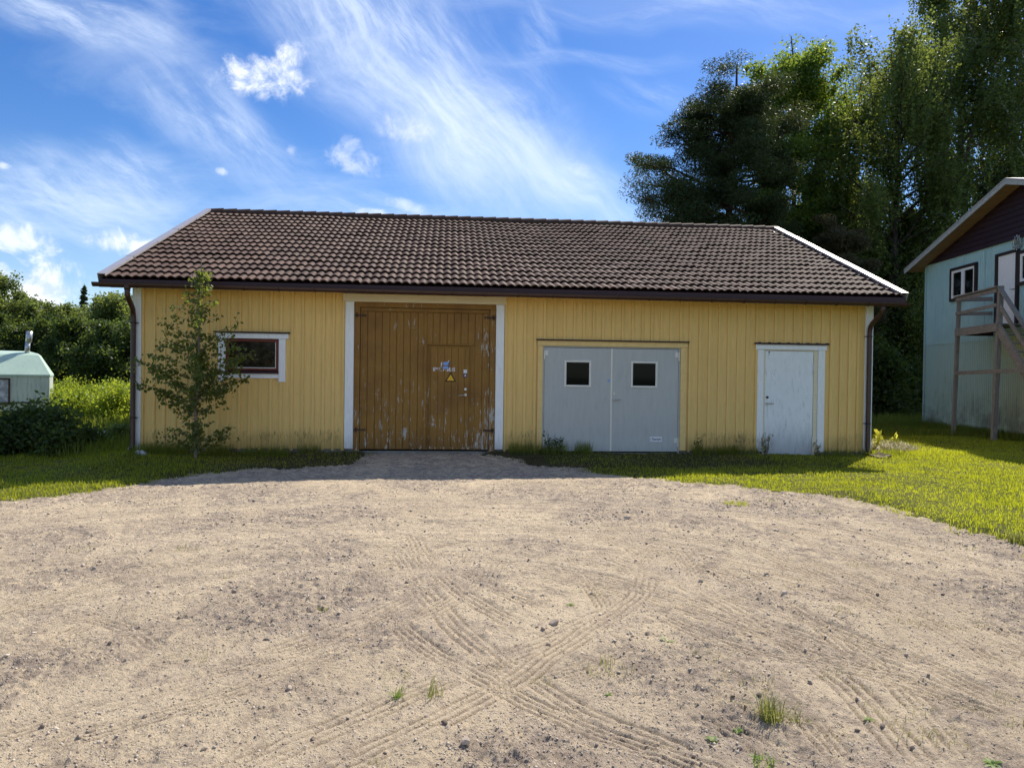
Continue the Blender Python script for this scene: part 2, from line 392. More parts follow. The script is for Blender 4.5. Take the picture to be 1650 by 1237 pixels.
# brown planks with peeling paint
def gate_mat():
    mt, q = new_mat('brown_gate_paint')
    g = q.noise(q.mapping(q.obj, scale=(14, 14, 0.7)), 5.0, 6, 0.6)
    c = q.mixc(q.smooth(g, 0.3, 0.7), rgb(0.245, 0.122, 0.022), rgb(0.31, 0.160, 0.030))
    n2 = q.noise(q.obj, 1.1, 4, 0.6)
    c = q.mixc(mul_(q, q.smooth(n2, 0.42, 0.68), 0.55), c, rgb(0.155, 0.068, 0.018))
    sp = q.node('ShaderNodeSeparateXYZ'); q.link(q.obj, sp.inputs[0])
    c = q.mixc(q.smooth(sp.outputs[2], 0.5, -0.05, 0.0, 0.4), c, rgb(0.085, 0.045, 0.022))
    fl = q.noise(q.mapping(q.obj, scale=(9.0, 9.0, 1.15), loc=(2.3, 0, 0.7)), 2.6, 9, 0.72)
    area = q.noise(q.obj, 0.9, 3, 0.55)
    lowz = q.smooth(sp.outputs[2], 1.75, 0.4, 0.0, 0.07)
    edge = q.smooth(sp.outputs[0], 6.15, 6.6, 0.0, 0.05)
    th = q.math('ADD', fl, q.math('ADD', q.math('ADD', lowz, edge), mul_(q, q.math('SUBTRACT', area, 0.5), 0.28)))
    b2 = q.math('ADD', q.noise(q.mapping(q.obj, scale=(3.4, 3.4, 1.1), loc=(0.4, 0, 3.1)), 1.9, 9, 0.74), q.math('ADD', mul_(q, q.math('SUBTRACT', area, 0.5), 0.30), q.math('ADD', lowz, edge)))
    pm = q.math('MAXIMUM', q.smooth(th, 0.642, 0.662), q.smooth(b2, 0.652, 0.672))
    wood = q.mixc(q.noise(q.mapping(q.obj, scale=(60, 60, 5)), 2.0, 4), rgb(0.26, 0.22, 0.17), rgb(0.62, 0.58, 0.51))
    c = q.mixc(pm, c, wood)
    setp(q, Base_Color=c, Roughness=q.math('ADD', 0.5, mul_(q, pm, 0.35))); q.p.inputs['Specular IOR Level'].default_value = 0.25
    bump(q, q.math('SUBTRACT', g, mul_(q, pm, 0.8)), 0.25, 0.004)
    return mt
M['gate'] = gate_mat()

def tile_mat():
    mt, q = new_mat('concrete_roof_tiles')
    at = q.node('ShaderNodeAttribute', attribute_name='tint')
    c = q.mixc(at.outputs['Fac'], rgb(0.070, 0.040, 0.029), rgb(0.130, 0.079, 0.058))
    n = q.noise(q.obj, 3.0, 6, 0.65)
    c = q.mixc(mul_(q, q.smooth(n, 0.45, 0.75), 0.35), c, rgb(0.13, 0.095, 0.075))
    sp = q.noise(q.obj, 38.0, 4, 0.7)
    c = q.mixc(mul_(q, q.smooth(sp, 0.64, 0.70), 0.6), c, rgb(0.30, 0.28, 0.24))
    ms = q.noise(q.obj, 11.0, 5, 0.7)
    c = q.mixc(mul_(q, q.smooth(ms, 0.62, 0.74), 0.5), c, rgb(0.055, 0.050, 0.032))
    bgm = q.noise(q.obj, 0.8, 5, 0.7)
    c = q.mixc(mul_(q, q.smooth(bgm, 0.55, 0.72), 0.45), c, rgb(0.085, 0.075, 0.045))
    setp(q, Base_Color=c, Roughness=0.72); q.p.inputs['Specular IOR Level'].default_value = 0.18
    bump(q, q.noise(q.obj, 120.0, 3), 0.25, 0.004)
    return mt
M['tiles'] = tile_mat()

def leaf_mat(name, dark, light, trans, tamt=0.4, rough=0.5, spec=0.25):
    mt = bpy.data.materials.new(name); mt.use_nodes = True
    q = NT(mt.node_tree); q.n.clear()
    out = q.node('ShaderNodeOutputMaterial'); p = q.node('ShaderNodeBsdfPrincipled'); tr = q.node('ShaderNodeBsdfTranslucent'); mx = q.node('ShaderNodeMixShader')
    at = q.node('ShaderNodeAttribute', attribute_name='tint')
    c = q.mixc(at.outputs['Fac'], rgb(*dark), rgb(*light))
    q.link(c, p.inputs['Base Color']); p.inputs['Roughness'].default_value = rough; p.inputs['Specular IOR Level'].default_value = spec
    c2 = q.mixc(at.outputs['Fac'], rgb(*[x * 0.75 for x in trans]), rgb(*trans))
    q.link(c2, tr.inputs[0]); mx.inputs[0].default_value = tamt
    q.link(p.outputs[0], mx.inputs[1]); q.link(tr.outputs[0], mx.inputs[2]); q.link(mx.outputs[0], out.inputs[0])
    return mt
M['leaf_birch'] = leaf_mat('birch_leaves', (0.034, 0.056, 0.020), (0.10, 0.135, 0.042), (0.34, 0.42, 0.07), 0.40)
M['leaf_aspen'] = leaf_mat('aspen_leaves', (0.036, 0.070, 0.016), (0.11, 0.17, 0.034), (0.42, 0.56, 0.06), 0.43)
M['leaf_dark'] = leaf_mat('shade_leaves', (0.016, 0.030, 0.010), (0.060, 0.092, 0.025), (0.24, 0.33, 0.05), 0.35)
M['leaf_left'] = leaf_mat('wood_leaves', (0.040, 0.068, 0.022), (0.135, 0.18, 0.055), (0.38, 0.46, 0.09), 0.42)
M['leaf_hedge'] = leaf_mat('bright_shrub_leaves', (0.10, 0.16, 0.020), (0.24, 0.33, 0.04), (0.58, 0.66, 0.05), 0.48)
M['leaf_sap'] = leaf_mat('sapling_leaves', (0.034, 0.056, 0.014), (0.12, 0.155, 0.036), (0.42, 0.50, 0.07), 0.38)
M['leaf_weed'] = leaf_mat('weed_leaves', (0.09, 0.16, 0.03), (0.20, 0.30, 0.05), (0.35, 0.5, 0.06), 0.4)
M['leaf_gold'] = leaf_mat('gold_leaves', (0.35, 0.36, 0.04), (0.55, 0.55, 0.08), (0.75, 0.75, 0.1), 0.5)
M['needle'] = leaf_mat('pine_needles', (0.014, 0.028, 0.010), (0.056, 0.082, 0.026), (0.15, 0.19, 0.04), 0.24)
M['needle_brown'] = leaf_mat('brownish_needles', (0.034, 0.036, 0.018), (0.10, 0.092, 0.042), (0.20, 0.18, 0.06), 0.26)
M['grass'] = leaf_mat('lawn_grass', (0.17, 0.215, 0.014), (0.40, 0.42, 0.045), (0.68, 0.72, 0.03), 0.48)
M['shadegrass'] = leaf_mat('trodden_shaded_grass', (0.045, 0.056, 0.014), (0.12, 0.115, 0.040), (0.18, 0.19, 0.04), 0.32)  # trodden grass with the strip's shade put into its colour
M['tallgrass'] = leaf_mat('uncut_grass', (0.07, 0.10, 0.012), (0.20, 0.23, 0.04), (0.42, 0.48, 0.04), 0.42)
M['drygrass'] = leaf_mat('dry_grass', (0.15, 0.15, 0.05), (0.38, 0.33, 0.17), (0.42, 0.38, 0.18), 0.35)
M['tuftgrass'] = leaf_mat('tuft_grass', (0.12, 0.15, 0.03), (0.30, 0.29, 0.10), (0.40, 0.42, 0.09), 0.4)

def bark_mat(name, a, b, scale=(6, 6, 1.5), birch=False):
    mt, q = new_mat(name)
    n = q.noise(q.mapping(q.obj, scale=scale), 3.0, 6, 0.65)
    c = q.mixc(q.smooth(n, 0.35, 0.68), rgb(*a), rgb(*b))
    if birch:
        n2 = q.noise(q.mapping(q.obj, scale=(2, 2, 9)), 1.6, 5, 0.6)
        c = q.mixc(q.smooth(n2, 0.50, 0.62), c, rgb(0.03, 0.026, 0.022))
    setp(q, Base_Color=c, Roughness=0.85); q.p.inputs['Specular IOR Level'].default_value = 0.15
    bump(q, n, 0.5, 0.03)
    return mt
M['bark'] = bark_mat('grey_bark', (0.030, 0.025, 0.020), (0.085, 0.072, 0.058))
M['barkbirch'] = bark_mat('birch_bark', (0.34, 0.33, 0.30), (0.52, 0.50, 0.47), (2, 2, 3), True)
M['barkpine'] = bark_mat('pine_bark', (0.045, 0.026, 0.018), (0.12, 0.066, 0.038))
M['twig'] = bark_mat('brown_twigs', (0.06, 0.045, 0.03), (0.16, 0.125, 0.09), (20, 20, 20))

M['saptwig'] = bark_mat('sapling_bark', (0.13, 0.10, 0.075), (0.30, 0.25, 0.20), (20, 20, 20))

# ------------------------------------------------------------------ ground: outline of the yard in the place
edge_px = [(-260, 822), (-120, 812), (0, 802), (90, 795), (180, 786), (235, 775), (300, 762), (380, 756), (470, 755), (545, 751), (580, 739), (605, 728),
           (780, 728), (815, 741), (900, 753), (975, 764), (1040, 772), (1110, 780), (1200, 788), (1290, 794), (1345, 796), (1395, 808), (1440, 829), (1540, 848), (1600, 862), (1650, 878), (1740, 905), (1850, 940)]
YARD = [tuple(ground_at(u, v)[:2]) for u, v in edge_px] + [(16, -11.5), (19, -17), (24, -32), (-24, -32), (-14, -14), (-8, -7)]
YARD = np.array(YARD)
def yard_sd(x, y):
    """signed distance to the yard's edge: negative on gravel"""
    x = np.asarray(x, float); y = np.asarray(y, float)
    best = np.full(x.shape, 1e9); ins = np.zeros(x.shape, bool)
    n = len(YARD)
    for i in range(n):
        ax, ay = YARD[i]; bx, by = YARD[(i + 1) % n]
        ex, ey = bx - ax, by - ay
        tt = np.clip(((x - ax) * ex + (y - ay) * ey) / (ex * ex + ey * ey + 1e-12), 0, 1)
        d = np.hypot(x - ax - tt * ex, y - ay - tt * ey); best = np.minimum(best, d)
        c = ((ay > y) != (by > y)) & (x < (bx - ax) * (y - ay) / (by - ay + 1e-12) + ax); ins ^= c
    return np.where(ins, -best, best)

# tyre tracks: centre lines (as seen), width, depth
def cr(pts, n=10):
    p = np.array(pts, float); p = np.vstack([2 * p[0] - p[1], p, 2 * p[-1] - p[-2]]); o = []
    for i in range(1, len(p) - 2):
        for s in np.linspace(0, 1, n, endpoint=False):
            o.append(0.5 * ((2 * p[i]) + (-p[i - 1] + p[i + 1]) * s + (2 * p[i - 1] - 5 * p[i] + 4 * p[i + 1] - p[i + 2]) * s * s + (-p[i - 1] + 3 * p[i] - 3 * p[i + 1] + p[i + 2]) * s ** 3))
    o.append(p[-2]); return np.array(o)
tracks_px = [
    ([(430, 1290), (560, 1222), (700, 1158), (830, 1088), (930, 1020), (1000, 975), (1030, 950), (1018, 930)], 0.20, 1.0),
    ([(632, 985), (655, 1015), (700, 1045), (790, 1092), (880, 1138), (980, 1178), (1110, 1220), (1230, 1262)], 0.17, 1.0),
    ([(740, 1035), (800, 1070), (850, 1100)], 0.12, 0.6),
    ([(1030, 972), (1120, 1016), (1200, 1046), (1330, 1066), (1470, 1088), (1560, 1112)], 0.17, 0.9),
    ([(915, 905), (945, 935), (970, 965), (978, 990)], 0.15, 0.7),
    ([(1290, 1140), (1330, 1190), (1390, 1250)], 0.16, 1.0),
    ([(1180, 865), (1300, 915), (1420, 965), (1540, 1020), (1680, 1105)], 0.19, 0.9),
    ([(1230, 850), (1380, 900), (1520, 960), (1680, 1050)], 0.19, 0.8),
    ([(1420, 950), (1530, 1010), (1600, 1060), (1680, 1130)], 0.15, 0.7),
    ([(665, 965), (590, 1000), (480, 1040), (330, 1078), (180, 1120), (0, 1170), (-120, 1200)], 0.18, 0.8),
    ([(1090, 880), (1120, 925), (1150, 965)], 0.15, 0.7),
    ([(690, 880), (760, 925), (830, 960), (890, 985)], 0.17, 0.5),
    ([(660, 850), (690, 900), (740, 950), (800, 985), (850, 1010)], 0.18, 0.6),
    ([(-60, 1050), (60, 1040), (140, 1005), (230, 985)], 0.16, 0.6),
    ([(-40, 985), (110, 985), (200, 1010), (260, 1050)], 0.16, 0.5),
    ([(0, 900), (200, 868), (420, 848), (700, 840), (950, 850), (1150, 868), (1320, 905)], 0.25, 0.6),
    ([(100, 950), (300, 905), (520, 880), (760, 872), (980, 880)], 0.22, 0.5),
    ([(-60, 850), (200, 825), (500, 808), (800, 805), (1050, 815), (1300, 838), (1500, 880)], 0.30, 0.5),
    ([(-60, 818), (260, 796), (600, 787), (900, 788), (1150, 800)], 0.25, 0.5),
    ([(880, 900), (1000, 890), (1100, 905), (1210, 950), (1330, 1015)], 0.16, 0.5),
    ([(480, 975), (560, 930), (640, 905), (740, 900)], 0.15, 0.4),
    ([(360, 1240), (420, 1180), (470, 1170)], 0.16, 0.5),
    ([(1090, 1130), (1200, 1180), (1290, 1240)], 0.16, 0.5),
    ([(1560, 1100), (1620, 1120), (1690, 1130)], 0.2, 0.8),
    ([(820, 1100), (980, 1060), (1020, 1030)], 0.14, 0.4),
]
lanes_px = [[(-100, 905), (300, 862), (700, 848), (1000, 862), (1300, 920), (1680, 1060)], [(-100, 1010), (250, 940), (600, 902), (850, 905), (1100, 960), (1400, 1060), (1700, 1180)],
            [(-100, 850), (400, 815), (800, 808), (1150, 822), (1450, 870), (1700, 945)], [(300, 1260), (600, 1135), (900, 1015), (1035, 945), (1020, 880), (900, 842)],
            [(-50, 1190), (250, 1105), (520, 1015), (690, 940), (760, 880)], [(640, 880), (720, 990), (900, 1120), (1200, 1245)], [(950, 880), (1150, 960), (1350, 1090), (1500, 1250)]]
tracks_px += [(l, 0.21, 0.45) for l in lanes_px]
for l, (du, dv, kk) in zip([lanes_px[0], lanes_px[0], lanes_px[1], lanes_px[1], lanes_px[2], lanes_px[6], lanes_px[4], lanes_px[2], lanes_px[1], lanes_px[0]],
                           [(30, 16, .5), (0, -14, .4), (40, 22, .7), (20, -16, .6), (0, 12, .5), (70, -10, .6), (50, 22, .5), (45, -22, .4), (90, 44, .6), (60, 34, .5)]):
    tracks_px.append(([(u + du, v + dv * (1 + 0.3 * math.sin(u / 160))) for u, v in l], 0.18, kk))
tracks = [(cr([ground_at(u, v)[:2] for u, v in pts]), w * 1.05, 0.58 + 0.42 * dd) for pts, w, dd in tracks_px]
def track_relief(x, y):
    h = np.zeros(x.shape); mk = np.zeros(x.shape); rb_ = np.zeros(x.shape)
    for line, w, dd in sorted(tracks, key=lambda q_: q_[2]):
        lo = line.min(0) - w; hi = line.max(0) + w
        sel = np.where((x > lo[0]) & (x < hi[0]) & (y > lo[1]) & (y < hi[1]))[0]
        if not len(sel): continue
        px, py = x[sel], y[sel]; best = np.full(px.shape, 9.0); side = np.zeros(px.shape); along = np.zeros(px.shape); acc = 0
        for i in range(len(line) - 1):
            ax, ay = line[i]; ex, ey = line[i + 1] - line[i]; l2 = ex * ex + ey * ey + 1e-12; l = math.sqrt(l2)
            tt = np.clip(((px - ax) * ex + (py - ay) * ey) / l2, 0, 1)
            dx, dy_ = px - ax - tt * ex, py - ay - tt * ey; d = np.hypot(dx, dy_)
            q = d < best; best[q] = d[q]; side[q] = np.sign(ex * dy_ - ey * dx)[q]; along[q] = (acc + tt * l)[q]; acc += l
        s = best * side / (w / 2)                      # -1..1 across
        fade = np.clip(along / 0.35, 0, 1) * np.clip((acc - along) / 0.35, 0, 1)
        patch = np.clip(fbm(px * 2.2 + 9, py * 2.2, 3, 41) * 3.0 - 0.45, 0.35, 1)
        inb = sstep((1.15 - np.abs(s)) / 0.2)
        ph_ = ((s + 1) * 2.0 + 0.10 * np.sin(along * 9)) % 1.0; groove = np.exp(-((ph_ - 0.5) / 0.17) ** 2) * np.clip(0.35 + 1.3 * vnoise(along * 7, np.floor((s + 1) * 2.0) * 3.7 + w * 91, 77), 0, 1)
        prof = inb * (-0.004 - groove * 0.022) + np.exp(-((np.abs(s) - 1.25) / 0.18) ** 2) * 0.006
        h[sel] = np.where(inb * fade * patch * dd > mk[sel], 0.35 * h[sel], h[sel]) + prof * dd * fade * patch * np.where(inb * fade * patch * dd > mk[sel], 1.0, 0.35); mk[sel] = np.maximum(mk[sel], inb * fade * patch * dd); rb_[sel] = np.where(inb * fade > 0.5, inb * groove * fade * patch * (0.4 + 0.6 * dd), np.maximum(rb_[sel], inb * groove * fade * patch * (0.4 + 0.6 * dd)))
    return h, mk, rb_

# fan-shaped fine sheet that is finer near the viewpoint of the yard
o2 = CAM[:2] - fw[:2] * 1.4
NR, NC = 1450, 980
dist = 2.4 * (40.0 / 2.4) ** (np.linspace(0, 1, NR))
ang = np.linspace(-0.95, 0.95, NC)
DD, AA = np.meshgrid(dist, ang, indexing='ij')
rdir = np.array([math.cos(YAW), -math.sin(YAW)]); fdir = np.array([math.sin(YAW), math.cos(YAW)])
GX = o2[0] + DD * (fdir[0] + AA * rdir[0]); GY = o2[1] + DD * (fdir[1] + AA * rdir[1])
gx, gy = GX.ravel(), GY.ravel()
def lane_mask():
    st = 6; lx, ly = GX[::st, ::st], GY[::st, ::st]; m_ = np.zeros(lx.shape)
    for l in lanes_px:
        p = cr([ground_at(u, v)[:2] for u, v in l], 5); best = np.full(lx.shape, 9.0)
        for (ax, ay), (bx, by) in zip(p[:-1], p[1:]):
            ex, ey = bx - ax, by - ay; tt = np.clip(((lx - ax) * ex + (ly - ay) * ey) / (ex * ex + ey * ey + 1e-12), 0, 1)
            best = np.minimum(best, np.hypot(lx - ax - tt * ex, ly - ay - tt * ey))
        m_ = np.maximum(m_, np.exp(-(best / 0.30) ** 2))
    ri = np.clip(np.arange(NR) / st, 0, m_.shape[0] - 1.001); ci = np.clip(np.arange(NC) / st, 0, m_.shape[1] - 1.001); r0, c0 = ri.astype(int), ci.astype(int); fr, fc = (ri - r0)[:, None], (ci - c0)[None]
    g = lambda a, b: m_[np.ix_(a, b)]
    return ((g(r0, c0) * (1 - fc) + g(r0, c0 + 1) * fc) * (1 - fr) + (g(r0 + 1, c0) * (1 - fc) + g(r0 + 1, c0 + 1) * fc) * fr).ravel()
lane = lane_mask()
wob = (fbm(gx * 1.6, gy * 1.6, 3, 3) - 0.5) * 0.75 + (fbm(gx * 7, gy * 7, 2, 8) - 0.5) * 0.28
SD = yard_sd(gx, gy) + wob
base = terrain(gx, gy)
near = np.clip(1.2 - DD.ravel() / 30, 0.25, 1)
th, tm, trib = track_relief(gx, gy)
rough_and_shade = sstep((fbm(gx * 0.9, gy * 0.9, 4, 21) - 0.40 - 0.22 * lane) / 0.20)
apron_shade = sstep((gy + 2.9 + (fbm(gx * 1.1, gy * 1.1, 3, 27) - 0.5) * 1.6) / 1.0)
rough_and_shade = np.maximum(rough_and_shade, apron_shade)  # gravel before the garage is darkened too, imitating its shade
stir = sstep((fbm(gx * 2.6 + 4, gy * 2.6, 3, 25) - 0.52) / 0.12)
hg = -0.018 * lane + (fbm(gx * 0.5, gy * 0.5, 3, 31) - 0.5) * 0.05 + (fbm(gx * 4.0, gy * 4.0, 4, 33) - 0.5) * 0.022 + (fbm(gx * 22, gy * 22, 4, 35, 0.65) - 0.5) * (0.024 + 0.034 * rough_and_shade + 0.024 * stir) * (1 - 0.6 * np.maximum(tm, lane)) + (fbm(gx * 46, gy * 46, 2, 37, 0.6) - 0.5) * 0.012 * (1 - 0.5 * tm)
hl = (fbm(gx * 0.7, gy * 0.7, 3, 51) - 0.5) * 0.08 + (fbm(gx * 6, gy * 6, 3, 53) - 0.5) * 0.035
onlawn = sstep((SD + 0.05) / 0.25)
gz = base + (hg + th) * (1 - onlawn) + (hl + 0.015) * onlawn
V = np.stack([gx, gy, gz], 1)
trod_shade = sstep((fbm(gx * 3, gy * 3, 3, 91) - 0.1) / 0.25) * sstep((gy + 3.2) / 0.8) * sstep((0.6 - gy) / 0.3) * sstep((13.6 - gx) / 0.8) * sstep((gx - 0.6) / 2.6)  # trodden dirt strip, its soil also darkened for the garage's shade
idx = np.arange(NR * NC).reshape(NR, NC)
FC = np.stack([idx[:-1, :-1], idx[:-1, 1:], idx[1:, 1:], idx[1:, :-1]], -1).reshape(-1, 4)
fsd = SD[FC].mean(1)

def gravel_mat():
    mt, q = new_mat('sandy_gravel')
    pos = q.node('ShaderNodeNewGeometry').outputs['Position']
    rp = q.node('ShaderNodeAttribute', attribute_name='rough').outputs['Fac']  # coarse gravel, and the shade painted before the garage
    tk = q.node('ShaderNodeAttribute', attribute_name='track').outputs['Fac']
    n1 = q.noise(pos, 0.7, 5, 0.6); n2 = q.noise(pos, 7.0, 7, 0.72); n3 = q.noise(pos, 34.0, 6, 0.75); n4 = q.noise(pos, 95.0, 4, 0.75)
    c = q.mixc(q.smooth(n1, 0.35, 0.7), rgb(0.70, 0.565, 0.385), rgb(0.58, 0.465, 0.32))
    c = q.mixc(mul_(q, rp, q.smooth(n2, 0.36, 0.60)), c, rgb(0.35, 0.285, 0.24))  # coarse gravel tone, also the shade painted before the garage
    c = q.mixc(mul_(q, q.smooth(n2, 0.48, 0.64), 0.7), c, rgb(0.39, 0.305, 0.22))
    c = q.mixc(mul_(q, tk, 0.30), c, rgb(0.75, 0.605, 0.435))
    groove_shade = q.node('ShaderNodeAttribute', attribute_name='groove').outputs['Fac']
    c = q.mixc(q.math('MULTIPLY', groove_shade, 0.95, clamp=True), c, rgb(0.24, 0.185, 0.13))  # groove shading strengthened by darkening the sand colour
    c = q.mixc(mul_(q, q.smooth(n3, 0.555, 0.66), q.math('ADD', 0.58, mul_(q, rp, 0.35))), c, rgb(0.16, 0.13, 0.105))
    c = q.mixc(mul_(q, q.smooth(n3, 0.45, 0.33), 0.5), c, rgb(0.76, 0.64, 0.49))
    c = q.mixc(mul_(q, q.smooth(n4, 0.57, 0.68), 0.45), c, rgb(0.17, 0.135, 0.11))
    vo = q.node('ShaderNodeTexVoronoi'); q.link(pos, vo.inputs['Vector']); vo.inputs['Scale'].default_value = 48.0
    peb = mul_(q, q.smooth(vo.outputs['Distance'], 0.36, 0.22), q.smooth(q.noise(pos, 17.0, 3), 0.48, 0.60))
    sepc = q.node('ShaderNodeSeparateColor'); q.link(vo.outputs['Color'], sepc.inputs[0])
    pc = q.mixc(sepc.outputs[0], rgb(0.17, 0.14, 0.12), rgb(0.70, 0.61, 0.50))
    c = q.mixc(mul_(q, peb, 0.85), c, pc)
    setp(q, Base_Color=c, Roughness=0.95); q.p.inputs['Specular IOR Level'].default_value = 0.1
    h = q.math('ADD', mul_(q, n3, 1.3), q.math('ADD', mul_(q, peb, 0.6), mul_(q, n4, 0.6)))
    bump(q, h, 1.0, 0.024)
    return mt
def soil_mat(name, a, b, c3, trod_shade=False):
    mt, q = new_mat(name)
    pos = q.node('ShaderNodeNewGeometry').outputs['Position']
    c = q.mixc(q.smooth(q.noise(pos, 0.8, 5, 0.6), 0.35, 0.68), rgb(*a), rgb(*b))
    c = q.mixc(mul_(q, q.smooth(q.noise(pos, 6.0, 6, 0.7), 0.5, 0.72), 0.6), c, rgb(*c3))
    if trod_shade: c = q.mixc(q.node('ShaderNodeAttribute', attribute_name='trod_shade').outputs['Fac'], c, q.mixc(q.smooth(q.noise(pos, 9.0, 5, 0.7), 0.4, 0.65), rgb(0.045, 0.042, 0.020), rgb(0.095, 0.078, 0.050)))
    setp(q, Base_Color=c, Roughness=0.95); q.p.inputs['Specular IOR Level'].default_value = 0.1
    bump(q, q.noise(pos, 40.0, 5, 0.7), 0.8, 0.03)
    return mt
M['gravel'] = gravel_mat()
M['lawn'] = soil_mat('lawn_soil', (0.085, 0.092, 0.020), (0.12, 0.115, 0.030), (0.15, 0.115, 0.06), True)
M['earth'] = soil_mat('meadow', (0.05, 0.075, 0.016), (0.075, 0.10, 0.022), (0.06, 0.05, 0.03))
def sub_mesh(name, sel, mat):
    f = FC[sel]; u_, inv = np.unique(f, return_inverse=True)
    return np_mesh(name, V[u_], inv.reshape(-1, 4), mat, None, {'rough': np.clip(rough_and_shade * 0.8 + stir * 0.5, 0, 1)[u_], 'track': np.maximum(tm, lane * 0.8)[u_], 'groove': trib[u_], 'trod_shade': trod_shade[u_]}, smooth=True)
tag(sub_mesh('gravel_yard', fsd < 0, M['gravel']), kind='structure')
tag(sub_mesh('lawn', fsd >= 0, M['lawn']), kind='structure')
gm_ = MB(); nn = 64
ringv = [(0, 0, -0.42)] + [(900 * math.cos(a), 900 * math.sin(a), -0.42) for a in np.linspace(0, 2 * math.pi, nn, endpoint=False)]
gm_.add(ringv, [(0, 1 + i, 1 + (i + 1) % nn) for i in range(nn)])
tag(gm_.build('ground', M['earth']), kind='structure')
def lerp_ground(x, y):
    """height of the built sheet at world points"""
    x = np.atleast_1d(x); y = np.atleast_1d(y)
    a = (x - o2[0]) * fdir[0] + (y - o2[1]) * fdir[1]; b = (x - o2[0]) * rdir[0] + (y - o2[1]) * rdir[1]
    fr = np.clip(np.log(np.maximum(a, 2.41) / 2.4) / math.log(40.0 / 2.4) * (NR - 1), 0, NR - 1.001); fcix = np.clip((b / np.maximum(a, 0.1) + 0.95) / 1.90 * (NC - 1), 0, NC - 1.001)
    i = fr.astype(int); j = fcix.astype(int); s = fr - i; r = fcix - j; Z = gz.reshape(NR, NC)
    return (Z[i, j] * (1 - r) + Z[i, j + 1] * r) * (1 - s) + (Z[i + 1, j] * (1 - r) + Z[i + 1, j + 1] * r) * s

def rough_at(x, y):
    a = (x - o2[0]) * fdir[0] + (y - o2[1]) * fdir[1]; b = (x - o2[0]) * rdir[0] + (y - o2[1]) * rdir[1]
    i = np.clip(np.log(np.maximum(a, 2.41) / 2.4) / math.log(40.0 / 2.4) * (NR - 1), 0, NR - 1).astype(int); j = np.clip((b / np.maximum(a, 0.1) + 0.95) / 1.90 * (NC - 1), 0, NC - 1).astype(int)
    return rough_and_shade.reshape(NR, NC)[i, j]

# ------------------------------------------------------------------ the yellow garage
GL, GH = 14.30, 2.99
garage = tag(empty('garage', (0, 0, 0)), 'long yellow wooden garage with brown tiled roof and three different doors', 'garage')
openings = [(4.005, 6.715, 2.845, -1), (7.635, 10.375, 2.062, -1), (12.075, 13.20, 2.055, -1), (1.63, 2.61, 2.10, 1.445)]   # x0,x1,top,bottom
def solid(xa, xb, zb, zt):
    """height intervals left of a strip after the openings"""
    iv = [(zb, zt)]
    for x0, x1, tp, bt in openings:
        if xb > x0 + 1e-4 and xa < x1 - 1e-4:
            nv = []
            for a, b in iv:
                if bt > a: nv.append((a, min(b, bt)))
                if tp < b: nv.append((max(a, tp), b))
            iv = [(a, b) for a, b in nv if b - a > 0.01]
    return iv
wb = MB()
xs = sorted({0.0, GL} | {x for o in openings for x in o[:2]})
for xa, xb in zip(xs[:-1], xs[1:]):
    for a, b in solid(xa, xb, 0.03, GH + 0.1): wb.box(xa, xb, 0.0, 0.12, a, b)
x = 0.115
k = 0
while x < GL - 0.12:
    wbat = rs.uniform(0.046, 0.056)
    for a, b in solid(x, x + wbat, 0.0 + rs.uniform(-0.006, 0.012), GH + 0.05): wb.bevbox(x, x + wbat, -0.028 + rs.uniform(-0.003, 0.003), -0.0005, a, b, 0.003)
    # under boards bow a little: thin proud strip on some of them
    x += wbat + rs.uniform(0.132, 0.152)
D2 = 10.7   # depth of the building
for xa, xb in ((0.0, 0.12), (GL - 0.12, GL)):
    wb.box(xa, xb, 0.122, D2 - 0.122, 0.03, GH + 0.05)
    wb.add([(xa, 0.122, GH + 0.05), (xb, 0.122, GH + 0.05), (xa, D2 - 0.122, GH + 0.05), (xb, D2 - 0.122, GH + 0.05), (xa, D2 / 2, 5.42), (xb, D2 / 2, 5.42)],
           [(0, 2, 4), (1, 5, 3), (0, 4, 5, 1), (2, 3, 5, 4), (0, 1, 3, 2)])
wb.box(0, GL, D2 - 0.12, D2, 0.03, GH + 0.05)
yy = 0.25
while yy < D2 - 0.2:
    for xa, xb in ((-0.022, -0.0005), (GL + 0.0005, GL + 0.022)): wb.box(xa, xb, yy, yy + 0.05, 0.0, GH)
    yy += 0.195
wb.build('wall', M['siding'], garage)
pb = MB()
pb.box(0.03, 4.0, 0.03, 0.11, -0.30, 0.029); pb.box(6.72, 7.6, 0.03, 0.11, -0.30, 0.029); pb.box(10.4, 12.05, 0.03, 0.11, -0.30, 0.029); pb.box(13.22, GL - 0.03, 0.03, 0.11, -0.30, 0.029)
pb.box(4.0, 6.72, 0.06, 0.5, -0.30, -0.012); pb.box(7.6, 10.4, -0.05, 0.5, -0.30, -0.022); pb.box(12.05, 13.22, 0.02, 0.5, -0.30, -0.062)
pb.box(0.03, 0.11, 0.112, D2 - 0.05, -0.3, 0.028); pb.box(GL - 0.11, GL - 0.03, 0.112, D2 - 0.05, -0.3, 0.028)
pb.build('plinth', M['concrete'], garage)
for xa, xb in ((-0.026, 0.112), (GL - 0.112, GL + 0.026)):
    c_ = MB(); c_.bevbox(xa, xb, -0.034, -0.003, 0.0, GH + 0.03)
    if xa < 0: c_.box(-0.048, -0.027, -0.033, 0.10, 0.0, GH + 0.03)
    else: c_.box(GL + 0.027, GL + 0.048, -0.033, 0.10, 0.0, GH + 0.03)
    c_.build('corner_board', M['white'], garage)

